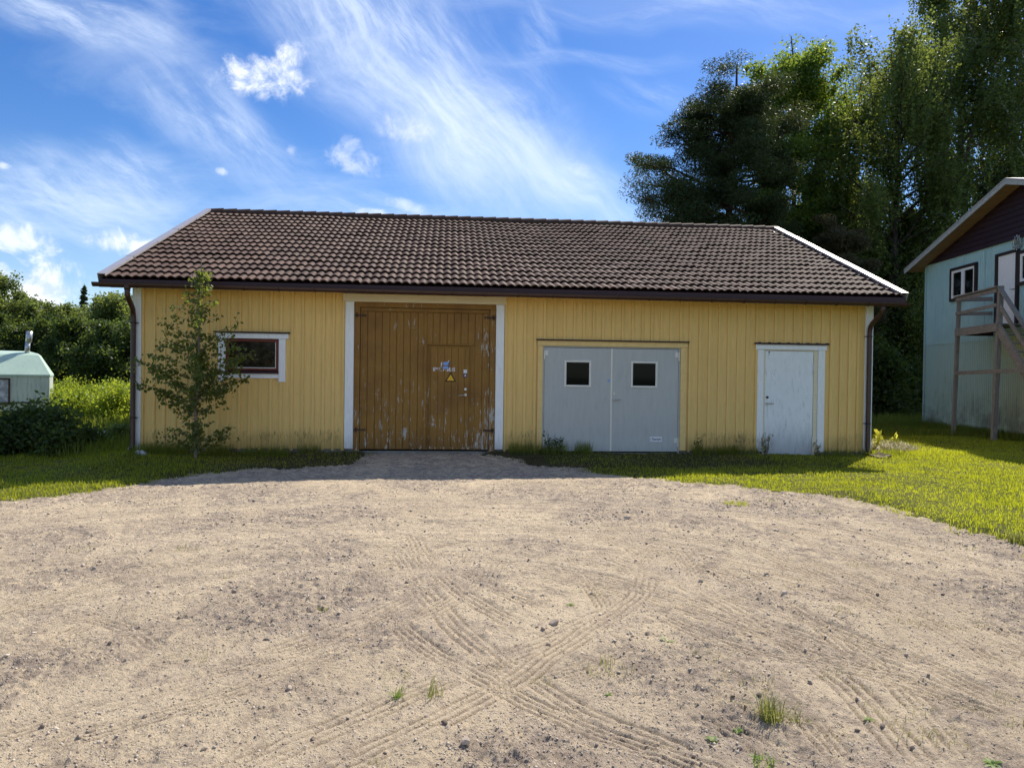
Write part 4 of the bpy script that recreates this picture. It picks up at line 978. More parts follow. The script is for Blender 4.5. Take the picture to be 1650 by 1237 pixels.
# round cast ornament over the door
orn = MB(); oc = (4.90, 5.16)
ring = lambda r, z=0.07: [hp(oc[0] + r * math.cos(a), z, oc[1] + r * math.sin(a)) for a in np.linspace(0, 2 * math.pi, 21)]
orn.tube(ring(0.15), 0.022, 6, cap=False)
for a in np.linspace(0, 2 * math.pi, 13)[:-1]:
    orn.tube([hp(oc[0] + 0.165 * math.cos(a), 0.07, oc[1] + 0.165 * math.sin(a)), hp(oc[0] + 0.20 * math.cos(a), 0.07, oc[1] + 0.20 * math.sin(a))], 0.022, 6)
for a in (0.3, 1.35, 2.4, 3.45, 4.5, 5.55): orn.tube([hp(oc[0] + 0.03 * math.cos(a), 0.07, oc[1] + 0.03 * math.sin(a)), hp(oc[0] + 0.14 * math.cos(a), 0.07, oc[1] + 0.14 * math.sin(a))], 0.014, 6)
orn.tube([hp(oc[0], 0.02, oc[1]), hp(oc[0], 0.11, oc[1])], [0.05, 0.04], 12)
tag(orn.build('wall_ornament', M['galv'], None), 'round cog-edged metal ornament on the blue wall above the door', 'ornament')

# wooden landing and stair
land = tag(empty('wooden_landing', hp(4.8, 0.5, -0.05)), 'weathered grey timber landing and stair in front of the upper white door', 'landing')
def htf_world(x, y, z): return hp(x, -y, z)
hO = 1.0; sA, sB = 3.89, 5.80
def beam(a, b, w, hgt, mat, name, parent=land):
    a = np.array(a, float); b = np.array(b, float); d = b - a; L_ = np.linalg.norm(d); d /= L_
    upv = np.array([0, 0, 1.0]) if abs(d[2]) < 0.9 else HN
    sd = np.cross(d, upv); sd /= np.linalg.norm(sd); u2 = np.cross(sd, d)
    vs = [a + d * (L_ * t_) + sd * w / 2 * s_ + u2 * hgt / 2 * r_ for t_ in (0, 1) for s_, r_ in ((-1, -1), (1, -1), (1, 1), (-1, 1))]
    q = MB(); q.add(vs, [(0, 1, 2, 3), (7, 6, 5, 4), (0, 4, 5, 1), (1, 5, 6, 2), (2, 6, 7, 3), (3, 7, 4, 0)])
    return q.build(name, mat, parent)
beam(hp(sA - 0.05, hO + 0.05, -0.08), hp(sA + 0.02, hO, 3.80), 0.085, 0.085, M['greywood'], 'post')
beam(hp(sB - 0.05, hO + 0.06, -0.08), hp(sB + 0.03, hO, 3.90), 0.105, 0.105, M['greywood'], 'post')
beam(hp(sA - 0.03, hO + 0.075, 3.82), hp(sB + 0.05, hO + 0.075, 3.88), 0.12, 0.035, M['greywoodh'], 'handrail')
beam(hp(sA, hO + 0.075, 3.74), hp(sB, hO + 0.075, 3.79), 0.028, 0.10, M['greywoodh'], 'rail')
beam(hp(sA, hO + 0.070, 3.36), hp(sB, hO + 0.070, 3.42), 0.028, 0.085, M['greywoodh'], 'rail')
beam(hp(sA, hO + 0.075, 2.83), hp(sB + 0.05, hO + 0.075, 2.86), 0.04, 0.21, M['greywoodh'], 'deck_beam')
beam(hp(sA - 0.02, hO + 0.01, 3.76), hp(sA - 0.02, 0.08, 3.78), 0.03, 0.12, M['greywoodh'], 'rail')
beam(hp(sA - 0.02, hO + 0.01, 3.36), hp(sA - 0.02, 0.08, 3.38), 0.03, 0.10, M['greywoodh'], 'rail')
beam(hp(sA - 0.02, hO + 0.01, 2.84), hp(sA - 0.02, 0.05, 2.84), 0.04, 0.18, M['darkframe'], 'deck_beam')
beam(hp(sA, hO + 0.06, 1.70), hp(sB, hO + 0.07, 1.74), 0.03, 0.10, M['greywoodh'], 'cross_rail')
beam(hp(sB, hO + 0.07, 1.74), hp(sB + 2.2, hO + 0.07, 1.76), 0.03, 0.10, M['greywoodh'], 'cross_rail')
q = MB()
for j in range(8):
    h0 = 0.06 + j * 0.116; q.box(sA - 0.06, sB + 0.06, -(h0 + 0.108), -h0, 2.925 + rs.uniform(-0.003, 0.003), 2.955, tf=htf)
q.build('deck', M['greywoodh'], land)
for hh in (hO + 0.04, 0.12):
    beam(hp(sB + 0.02, hh, 2.84), hp(sB + 2.85, hh, -0.05), 0.05, 0.24, M['greywoodh'], 'stringer')
q = MB()
for j in range(1, 13):
    s_ = sB + 0.02 + j * 0.225; z_ = 2.90 - j * 0.228; q.box(s_ - 0.11, s_ + 0.13, -(hO + 0.01), -0.15, z_ - 0.02, z_ + 0.02, tf=htf)
q.build('tread', M['greywoodh'], land)['label'] = 'flight of open wooden treads'
beam(hp(sB + 0.03, hO + 0.03, 3.86), hp(sB + 2.9, hO + 0.03, 0.95), 0.11, 0.04, M['greywoodh'], 'handrail')
beam(hp(sB + 0.03, hO + 0.03, 3.42), hp(sB + 2.9, hO + 0.03, 0.48), 0.03, 0.11, M['greywoodh'], 'rail')

# ------------------------------------------------------------------ caravan
cv = tag(empty('caravan', (-6.085, 8.85, -0.1)), 'old pale green caravan with a metal flue pipe on its roof', 'caravan')
def cara_mat(name, a, b, st_, amt):
    mt, q = new_mat(name)
    n = q.noise(q.mapping(q.obj, scale=(6, 6, 0.9)), 2.6, 7, 0.7); n2 = q.noise(q.obj, 14.0, 5, 0.7)
    c = q.mixc(q.smooth(q.noise(q.obj, 1.5, 4), 0.35, 0.7), rgb(*a), rgb(*b))
    c = q.mixc(mul_(q, q.smooth(n, 0.48, 0.70), amt), c, rgb(*st_)); c = q.mixc(mul_(q, q.smooth(n2, 0.6, 0.72), amt * 0.7), c, rgb(*st_))
    setp(q, Base_Color=c, Roughness=0.5); return mt
M['carbody'] = cara_mat('caravan_side', (0.48, 0.53, 0.46), (0.58, 0.62, 0.54), (0.13, 0.13, 0.10), 0.6)
M['carroof'] = cara_mat('caravan_roof', (0.44, 0.58, 0.47), (0.50, 0.64, 0.52), (0.33, 0.42, 0.34), 0.45)
X0, X1, Y0, Y1 = -11.0, -6.085, 8.85, 11.0
q = MB()
def ringpts(z, ins, bow=0.0): return [(X0 + ins, Y0 + ins, z), (X1 - ins * 0.7, Y0 + ins, z), (X1 - ins * 0.7, Y1 - ins, z), (X0 + ins, Y1 - ins, z)]
lv = [(0.25, 0.02), (0.48, 0.0), (1.26, 0.0)]
for (za, ia), (zb, ib) in zip(lv[:-1], lv[1:]):
    q.add(ringpts(za, ia) + ringpts(zb, ib), [(0, 1, 5, 4), (1, 2, 6, 5), (2, 3, 7, 6), (3, 0, 4, 7)])
q.add(ringpts(0.25, 0.02), [(3, 2, 1, 0)])
q.build('body', M['carbody'], cv)
q = MB(); nA = 7; grid = []
def rr(z, ins): return [(X0 + ins, Y0 + ins * 1.05, z), (X1 - ins * 0.62, Y0 + ins * 1.05, z), (X1 - ins * 0.62, Y1 - ins, z), (X0 + ins, Y1 - ins, z)]
lv = [(1.262, -0.03), (1.31, -0.03), (1.90, 0.50), (1.96, 0.62), (2.02, 0.95)]
for (za, ia), (zb, ib) in zip(lv[:-1], lv[1:]):
    q.add(rr(za, ia) + rr(zb, ib), [(0, 1, 5, 4), (1, 2, 6, 5), (2, 3, 7, 6), (3, 0, 4, 7)])
q.add(rr(2.02, 0.95), [(0, 1, 2, 3)]); q.add(rr(1.262, -0.03), [(3, 2, 1, 0)])
q.build('roof', M['carroof'], cv)
q = MB(); q.box(X0, X1 + 0.005, Y0 - 0.03, Y0 - 0.002, 0.47, 0.505); q.box(X1 + 0.002, X1 + 0.03, Y0 - 0.03, Y1, 0.47, 0.505); q.build('belt_rail', M['iron'], cv)
q = MB(); q.box(-7.105, -7.06, Y0 - 0.03, Y0 - 0.002, 0.42, 1.2); q.box(-8.40, -7.106, Y0 - 0.03, Y0 - 0.002, 1.155, 1.2); q.box(-8.40, -7.106, Y0 - 0.03, Y0 - 0.002, 0.42, 0.46); q.box(-8.445, -8.401, Y0 - 0.03, Y0 - 0.002, 0.42, 1.2)
w_ = q.build('window', M['iron'], cv); q = MB(); q.box(-8.40, -7.107, Y0 - 0.016, Y0 - 0.003, 0.462, 1.153); q.build('pane', M['glassreflwhite'], w_)
q = MB(); q.tube([(-6.70, 9.55, 1.90), (-6.68, 9.55, 2.30)], 0.068, 16); q.tube([(-6.68, 9.55, 2.28), (-6.665, 9.55, 2.30), (-6.64, 9.55, 2.62)], [0.070, 0.088, 0.090], 16); q.build('flue_pipe', M['galv'], cv, smooth=True)
q = MB(); q.box(-8.1, -7.5, 9.0, 9.2, 0.0, 0.25); q.tube([(-8.6, 9.0, 0.22), (-8.6, 9.2, 0.22)], 0.32, 20); q.build('wheel', M['blackink'], cv)

cv.rotation_euler = (0, 0, 0.43)      # turned so its end wall points away from the yard

# ------------------------------------------------------------------ plants
def leaf_quads(P, size, r, droop=0.0, long=1.5, flat=0.0, upb=0.0):
    """rhombus leaves at points P -> verts, faces"""
    n = len(P); sz = size * r.uniform(0.65, 1.35, n)
    a = r.normal(size=(n, 3)); a[:, 2] -= droop; a[:, 2] *= (1 - flat); a[:, 2] += upb; a /= np.linalg.norm(a, axis=1)[:, None] + 1e-9
    b = r.normal(size=(n, 3)); b -= a * (a * b).sum(1)[:, None]; b /= np.linalg.norm(b, axis=1)[:, None] + 1e-9
    V_ = np.empty((n, 4, 3)); L_ = (sz * long / 2)[:, None]; w_ = (sz / 2)[:, None]
    V_[:, 0] = P - a * L_; V_[:, 1] = P + b * w_ - a * L_ * 0.15; V_[:, 2] = P + a * L_; V_[:, 3] = P - b * w_ - a * L_ * 0.15
    F_ = np.arange(n * 4).reshape(n, 4)
    return V_.reshape(-1, 3), F_
def tints(n, r, base=0.45, sd=0.25, corr=None):
    v = r.normal(base, sd, n) if corr is None else corr + r.normal(0, sd * 0.7, n)
    return np.repeat(np.clip(v, 0, 1), 4)
def limb(p0, d0, length, n, r, curve=0.15, lift_=0.0):
    pts = [np.array(p0, float)]; d = np.array(d0, float); d /= np.linalg.norm(d)
    for i in range(n):
        d = d + r.normal(0, curve, 3) + np.array([0, 0, lift_]); d /= np.linalg.norm(d); pts.append(pts[-1] + d * length / n)
    return pts
def tree(name, base, height, radius, mats, label, seed, kind='broad', trunk_r=0.2, clear=0.15, env=None, nb=26, per=95, leaf=0.12, spread=0.55, lean=(0, 0), group=None, cat='tree', sub=5, asym=None, fork=1):
    r = np.random.RandomState(seed); base = np.array(base, float)
    root = tag(empty(name, tuple(base)), label, cat, group)
    wood = MB()
    tp = [base + np.array([0, 0, -0.3])]; nseg = 14
    wob_ = r.normal(0, 0.012 * height, (nseg + 1, 2)).cumsum(0) * 0.35
    for i in range(1, nseg + 1):
        f_ = i / nseg; tp.append(base + np.array([lean[0] * f_ + wob_[i, 0], lean[1] * f_ + wob_[i, 1], height * (0.86 if kind == 'pine' else 0.93) * f_]))
    tr_ = [trunk_r * (1.25 if i == 0 else 1) * (1 - 0.93 * (i / nseg) ** 0.9) + 0.012 for i in range(nseg + 1)]
    wood.tube(tp, tr_, 9)
    env = env or (lambda f_: math.sin(math.pi * min(1, max(0, (f_ - clear) / (1 - clear))) ** 0.75) ** 0.7)
    cl = []   # clump centre, scale, tint offset
    def trunk_at(f_):
        k_ = f_ * nseg; i = min(int(k_), nseg - 1); return tp[i] + (tp[i + 1] - tp[i]) * (k_ - i), tr_[i]
    for b in range(nb):
        f_ = clear + ((0.90 if kind == 'pine' else 0.97) - clear) * ((b + r.uniform(0, 1)) / nb) ** 0.9
        az = b * 2.39996 + r.uniform(-0.5, 0.5); R0 = radius * env(f_) * r.uniform(0.72, 1.12)
        if asym: R0 *= asym(az, f_)
        R0 = max(R0, 0.07 if kind == 'spruce' else 0.25)
        p0, tr0 = trunk_at(max(0.02, f_ - 0.12 * R0 / radius if kind != 'pine' else f_ - 0.02))
        elev = {'broad': r.uniform(0.25, 0.8), 'birch': r.uniform(0.45, 1.0), 'pine': r.uniform(-0.1, 0.35), 'spruce': -0.25}[kind]
        d0 = (math.cos(az) * math.cos(elev), math.sin(az) * math.cos(elev), math.sin(elev))
        lp = limb(p0, d0, R0 / max(0.5, math.cos(elev)) , 7, r, 0.10 if kind != 'pine' else 0.17, -0.03 if kind == 'birch' else 0.02)
        rb = min(tr0 * 0.55, 0.02 + 0.022 * R0)
        wood.tube(lp, [rb * (1 - 0.85 * i / 7) + 0.006 for i in range(8)], 5, cap=False)
        for sidx in range(sub):
            t0 = r.uniform(0.35, 1.0); i = min(int(t0 * 7), 6); q0 = lp[i] + (lp[i + 1] - lp[i]) * (t0 * 7 - i)
            dd_ = np.array(lp[i + 1] - lp[i]); dd_ /= np.linalg.norm(dd_) + 1e-9
            dd_ = dd_ * 0.7 + r.normal(0, 0.55, 3); ln_ = R0 * r.uniform(0.18, 0.42)
            sp_ = limb(q0, dd_, ln_, 4, r, 0.2, 0.03)
            wood.tube(sp_, [rb * 0.35 * (1 - 0.8 * j / 4) + 0.004 for j in range(5)], 4, cap=False)
            tb_ = r.normal(0, 0.19)
            cl.append((sp_[-1], 1.0, tb_)); cl.append((sp_[2], 0.8, tb_ + r.normal(0, 0.08)))
        cl.append((lp[-1], 0.9, r.normal(0, 0.14)))
    for f_ in np.arange(max(0.55, clear + 0.3), 1.0, 0.045):
        p0, _q = trunk_at(min(f_, 0.999)); 
        for _ in range(3 if kind == 'pine' else 1): cl.append((p0 + r.normal(0, 0.45 if kind == 'pine' else 0.25, 3) * np.array([1, 1, 0.4]) * radius * 0.3 + np.array([0, 0, 0.015 * height]), 0.9, r.normal(0, 0.12)))
    wood.build('trunk', mats[0], root, smooth=True)
    P_, T_ = [], []
    for c_, sc, tb_ in cl:
        n_ = int(per * sc * r.uniform(0.55, 1.3)); sp0 = spread * r.uniform(0.7, 1.25)
        if kind == 'birch':
            ns_ = max(4, n_ // 14); st0 = c_ + r.normal(0, sp0 * 0.55, (ns_, 3)); ln_ = r.uniform(0.4, 1.7, ns_)
            tt = r.uniform(0, 1, (ns_, 14)); pp = np.repeat(st0[:, None, :], 14, 1); pp[:, :, 2] -= tt * ln_[:, None]; pp += r.normal(0, 0.07, pp.shape); pp = pp.reshape(-1, 3)
        elif kind in ('pine', 'spruce'):
            g_ = r.normal(0, 1, (n_, 3)); g_ /= (np.linalg.norm(g_, axis=1)[:, None] + 1e-9); pp = c_ + g_ * (sp0 * r.uniform(0.05, 1.0, n_) ** 0.45)[:, None] * np.array([1, 1, 0.5]) + np.array([0, 0, 0.1 * sp0])
        else:
            g_ = r.normal(0, 1, (n_, 3)); g_ /= (np.linalg.norm(g_, axis=1)[:, None] + 1e-9); pp = c_ + g_ * (sp0 * 1.35 * r.uniform(0.02, 1.0, n_) ** 0.85)[:, None] * np.array([1, 1, 0.8])
        P_.append(pp); T_.append(np.full(len(pp), 0.45 + tb_))
    P_ = np.vstack(P_); T_ = np.concatenate(T_)
    if kind in ('pine', 'spruce'): Vv, Ff = leaf_quads(P_, leaf * 0.42, r, 0.0, 4.2, 0.2, 0.35 if kind == 'pine' else -0.1)
    else: Vv, Ff = leaf_quads(P_, leaf, r, 0.5 if kind == 'birch' else 0.25, 1.35)
    np_mesh('crown', Vv, Ff, mats[1], root, {'tint': tints(len(P_), r, corr=T_)})
    return root
def bush(name, base, size, mats, label, seed, n_leaf=6000, leaf=0.07, group=None, clumps=60, low=0.05, spiky=0.0, cat='shrub'):
    r = np.random.RandomState(seed); base = np.array(base, float); root = tag(empty(name, tuple(base)), label, cat, group)
    wood = MB(); P_, T_ = [], []
    for c_ in range(clumps):
        az = r.uniform(0, 2 * math.pi); el = r.uniform(0.05, 1.5); k_ = r.uniform(0.55, 1.0)
        tip = base + np.array([math.cos(az) * math.cos(el) * size[0] * k_, math.sin(az) * math.cos(el) * size[1] * k_, low + math.sin(el) * size[2] * k_ * r.uniform(0.85, 1.12)])
        st0 = base + np.array([math.cos(az) * size[0] * 0.25 * r.uniform(0, 1), math.sin(az) * size[1] * 0.25 * r.uniform(0, 1), -0.1])
        mid = (st0 + tip) / 2 + np.array([0, 0, 0.12 * size[2]])
        wood.tube([st0, mid, tip], [0.018, 0.011, 0.004], 4, cap=False)
        n_ = int(n_leaf / clumps * r.uniform(0.6, 1.4)); s_ = 0.20 * (size[0] + size[2]) * 0.5 * r.uniform(0.7, 1.3)
        g_ = r.normal(0, 1, (n_, 3)) * np.array([s_, s_, s_ * (0.75 + spiky)])
        tt = r.uniform(0, 1, n_) ** 0.6
        pp = mid + (tip - mid) * tt[:, None] + g_ * 0.75
        P_.append(pp); T_.append(np.full(n_, 0.45 + r.normal(0, 0.15)))
    P_ = np.vstack(P_); k_ = P_[:, 2] > base[2] - 0.02; P_ = P_[k_]; T_ = np.concatenate(T_)[k_]
    wood.build('stems', mats[0], root)
    Vv, Ff = leaf_quads(P_, leaf, r, 0.1, 1.6, 0, 0.25)
    np_mesh('foliage', Vv, Ff, mats[1], root, {'tint': tints(len(P_), r, corr=T_)})
    return root
BK, BB, BP = M['bark'], M['barkbirch'], M['barkpine']
def gb_(u, d): p = at_depth(u, 600, d); return (p[0], p[1], -0.1)

# ---- trees behind the garage, right
def pine_asym(az, f_): return 1.0 + (0.28 if f_ < 0.72 else 0.08) * math.cos(az - math.pi)
pine_env = lambda f_: np.interp(f_, [0.3, 0.42, 0.53, 0.60, 0.68, 0.76, 0.82, 0.92, 1.0], [0.55, 0.74, 0.84, 0.72, 0.84, 0.66, 0.46, 0.42, 0.22])
tree('pine_tree', gb_(1166, 30), 16.5, 3.9, (BP, M['needle']), 'broad dark pine tree with crooked limbs rising behind the tiled roof', 11, 'pine', 0.30, 0.36, pine_env, 80, 420, 0.075, 0.66, asym=pine_asym, sub=3)
tree('aspen_tree', gb_(1262, 35), 18.9, 2.6, (BK, M['leaf_aspen']), 'tall leafy green tree with rounded top right behind the dark pine', 12, 'broad', 0.20, 0.30, lambda f_: np.interp(f_, [0.3, 0.45, 0.6, 0.78, 0.9, 1.0], [0.45, 0.75, 0.85, 1.0, 0.85, 0.45]), 80, 130, 0.090, 0.55)
tree('birch_tree', gb_(1350, 38), 19.4, 2.2, (BB, M['leaf_birch']), 'slender light green birch tree in the gap between the taller trees', 13, 'birch', 0.16, 0.22, lambda f_: np.interp(f_, [0.2, 0.5, 0.8, 0.93, 1], [0.55, 0.85, 1.0, 0.7, 0.3]), 28, 110, 0.09, 0.6)
tree('birch_tree', gb_(1446, 32), 17.6, 2.9, (BK, M['leaf_birch']), 'full birch tree with dark trunk left of the white birch stem', 14, 'birch', 0.24, 0.16, lambda f_: np.interp(f_, [0.15, 0.35, 0.6, 0.8, 0.93, 1], [0.55, 0.75, 0.95, 1.0, 0.7, 0.35]), 56, 180, 0.085, 0.55, lean=(0.3, 0))
tree('birch_tree', gb_(1552, 36), 24.0, 3.0, (BB, M['leaf_birch']), 'tallest birch tree with white stem above the blue house eave', 15, 'birch', 0.30, 0.18, lambda f_: np.interp(f_, [0.15, 0.35, 0.6, 0.8, 0.93, 1], [0.5, 0.7, 0.95, 1.0, 0.75, 0.4]), 60, 190, 0.09, 0.6, lean=(-0.4, 0))
tree('birch_tree', gb_(1645, 34), 23.5, 3.4, (BB, M['leaf_birch']), 'dense dark birch tree at the right edge above the blue house ridge', 16, 'birch', 0.24, 0.2, lambda f_: np.interp(f_, [0.15, 0.35, 0.6, 0.8, 0.93, 1], [0.6, 0.8, 1.0, 1.0, 0.75, 0.4]), 60, 190, 0.09, 0.6)
tree('small_pine', gb_(1342, 28.5), 9.2, 1.8, (BP, M['needle_brown']), 'low brownish pine crown just above the right end of the roof', 17, 'pine', 0.15, 0.25, lambda f_: np.interp(f_, [0.2, 0.4, 0.7, 0.9, 1], [0.8, 1.0, 0.85, 0.5, 0.2]), 28, 190, 0.085, 0.36)
tree('young_tree', gb_(985, 44), 11.0, 1.5, (BK, M['leaf_aspen']), 'small round treetop peeping over the roof ridge left of the pine', 18, 'broad', 0.12, 0.2, None, 20, 120, 0.10, 0.5)
tree('young_tree', gb_(938, 46), 10.9, 1.3, (BK, M['leaf_aspen']), 'lowest pale green treetop peeping over the roof ridge', 19, 'broad', 0.1, 0.2, None, 16, 110, 0.10, 0.45)
uenv = lambda f_: np.interp(f_, [0.05, 0.3, 0.8, 1], [0.8, 1.0, 0.85, 0.3])
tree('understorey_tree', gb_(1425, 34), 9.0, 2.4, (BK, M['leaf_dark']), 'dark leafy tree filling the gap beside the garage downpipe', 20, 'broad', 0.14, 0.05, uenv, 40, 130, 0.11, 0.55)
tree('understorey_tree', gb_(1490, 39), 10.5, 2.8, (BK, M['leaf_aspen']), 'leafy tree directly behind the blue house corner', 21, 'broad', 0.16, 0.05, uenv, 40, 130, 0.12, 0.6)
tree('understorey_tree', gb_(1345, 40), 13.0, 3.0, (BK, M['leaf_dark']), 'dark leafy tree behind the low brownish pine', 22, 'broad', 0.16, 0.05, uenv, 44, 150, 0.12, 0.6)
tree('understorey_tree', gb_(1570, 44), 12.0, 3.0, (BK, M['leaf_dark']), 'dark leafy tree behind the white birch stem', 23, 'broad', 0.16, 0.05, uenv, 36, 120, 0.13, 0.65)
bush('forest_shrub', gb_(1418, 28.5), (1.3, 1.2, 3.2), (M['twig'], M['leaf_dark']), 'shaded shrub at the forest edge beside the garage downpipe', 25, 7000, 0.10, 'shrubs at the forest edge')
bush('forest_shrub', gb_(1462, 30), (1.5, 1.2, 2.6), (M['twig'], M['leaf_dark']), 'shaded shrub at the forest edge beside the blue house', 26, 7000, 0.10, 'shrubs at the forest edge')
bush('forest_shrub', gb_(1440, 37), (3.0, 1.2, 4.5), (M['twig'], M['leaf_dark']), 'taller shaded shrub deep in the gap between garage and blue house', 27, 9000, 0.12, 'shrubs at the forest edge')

# ---- wood on the left
lt = [(-30, 36, 7.2, 2.4, 'leaf_left', 'grey green tree at the left edge behind the caravan'), (38, 39, 6.1, 2.4, 'leaf_left', 'tree with thin top straight above the caravan roof'), (92, 37, 5.3, 2.3, 'leaf_left', 'lowest bushy tree right of the caravan flue'),
      (150, 41, 5.6, 2.2, 'leaf_left', 'bushy tree in front of the dark spruce'), (190, 35, 5.6, 2.4, 'leaf_left', 'bushy tree against the left end of the garage'), (235, 38, 5.8, 2.5, 'leaf_left', 'bushy tree half hidden by the garage corner'),
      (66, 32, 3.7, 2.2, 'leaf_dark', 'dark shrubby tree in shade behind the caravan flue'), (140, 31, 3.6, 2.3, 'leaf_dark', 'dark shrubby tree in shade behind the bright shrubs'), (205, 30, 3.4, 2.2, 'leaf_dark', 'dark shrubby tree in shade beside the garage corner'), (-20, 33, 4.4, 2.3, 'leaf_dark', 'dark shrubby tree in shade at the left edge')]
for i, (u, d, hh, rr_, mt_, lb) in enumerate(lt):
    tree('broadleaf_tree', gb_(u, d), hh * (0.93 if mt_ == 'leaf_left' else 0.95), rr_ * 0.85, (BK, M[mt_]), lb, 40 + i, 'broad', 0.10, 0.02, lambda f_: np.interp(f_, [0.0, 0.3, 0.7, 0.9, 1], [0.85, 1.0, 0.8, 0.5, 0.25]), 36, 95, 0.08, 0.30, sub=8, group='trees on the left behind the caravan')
tree('spruce_tree', gb_(133, 48), 7.7, 1.25, (BK, M['needle']), 'dark pointed spruce top above the trees on the left', 60, 'spruce', 0.10, 0.05, lambda f_: max(0.06, 1.02 - f_), 90, 60, 0.075, 0.10, sub=4)
hz_px = [(90, 22.5, 'leaf_hedge', 1.05), (125, 20.5, 'leaf_hedge', 1.02), (160, 22, 'leaf_hedge', 1.15), (195, 20.5, 'leaf_hedge', 1.08), (225, 23, 'leaf_hedge', 1.2), (110, 25, 'leaf_hedge', 1.2), (180, 25.5, 'leaf_hedge', 1.25)]
hz_lb = ['bright green shrub touching the caravan end', 'bright green shrub behind the pale slab', 'sunlit shrub in the middle of the bright green thicket', 'bright green shrub left of the garage downpipe', 'bright green shrub half hidden by the garage corner', 'bright green shrub at the back near the caravan', 'bright green shrub at the back near the garage']
for i, ((u, d, mt_, hh), lb) in enumerate(zip(hz_px, hz_lb)):
    p = at_depth(u, 600, d); bush('leafy_shrub', (p[0], p[1], -0.12), (0.95, 0.85, hh), (M['twig'], M[mt_]), lb, 70 + i, 8500, 0.045, 'bright green shrubs between caravan and garage', 55)
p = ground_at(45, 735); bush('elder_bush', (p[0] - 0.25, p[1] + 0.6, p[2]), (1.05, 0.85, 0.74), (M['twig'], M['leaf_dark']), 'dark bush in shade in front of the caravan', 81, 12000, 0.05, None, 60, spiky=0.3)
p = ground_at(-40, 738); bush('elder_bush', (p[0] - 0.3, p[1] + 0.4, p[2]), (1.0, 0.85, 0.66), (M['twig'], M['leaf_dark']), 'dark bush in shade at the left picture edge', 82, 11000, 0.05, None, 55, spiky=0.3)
p = ground_at(112, 722); bush('low_shrub', (p[0], p[1] + 0.2, p[2]), (0.75, 0.5, 0.36), (M['twig'], M['leaf_dark']), 'low spreading dark shrub in front of the pale slab', 83, 3000, 0.055, None, 40)
p = ground_at(195, 712); bush('low_shrub', (p[0], p[1] + 0.1, p[2]), (0.40, 0.4, 0.38), (M['twig'], M['leaf_left']), 'small low shrub beside the garage downpipe', 84, 1500, 0.05, None, 25)
# pale slab
c_ = ground_at(120, 707); q = MB(); r = np.random.RandomState(5)
poly = [(-0.75, -0.35), (0.0, -0.52), (0.72, -0.40), (0.88, 0.05), (0.5, 0.42), (-0.35, 0.5), (-0.85, 0.2)]
nP = len(poly); q.add([(c_[0] + a, c_[1] + b + 0.1, c_[2] - 0.05) for a, b in poly] + [(c_[0] + a * 0.97, c_[1] + b * 0.97 + 0.1, c_[2] + 0.12 + 0.05 * b) for a, b in poly] + [(c_[0], c_[1] + 0.1, c_[2] + 0.16)],
      [(i, (i + 1) % nP, nP + (i + 1) % nP, nP + i) for i in range(nP)] + [(nP + i, nP + (i + 1) % nP, 2 * nP) for i in range(nP)])
M['pale'] = painted('pale_stone', (0.60, 0.57, 0.53), 0.8, 0.15, (6, 6, 6), dirt=(0.2, 0.19, 0.17), dirt_amt=0.4)
M['greystone'] = painted('grey_stone', (0.36, 0.37, 0.38), 0.8, 0.2, (6, 6, 6), dirt=(0.12, 0.13, 0.11), dirt_amt=0.4)
tag(q.build('stone_slab', M['pale']), 'pale sunlit slab lying behind low shrubs left of the garage', 'slab')

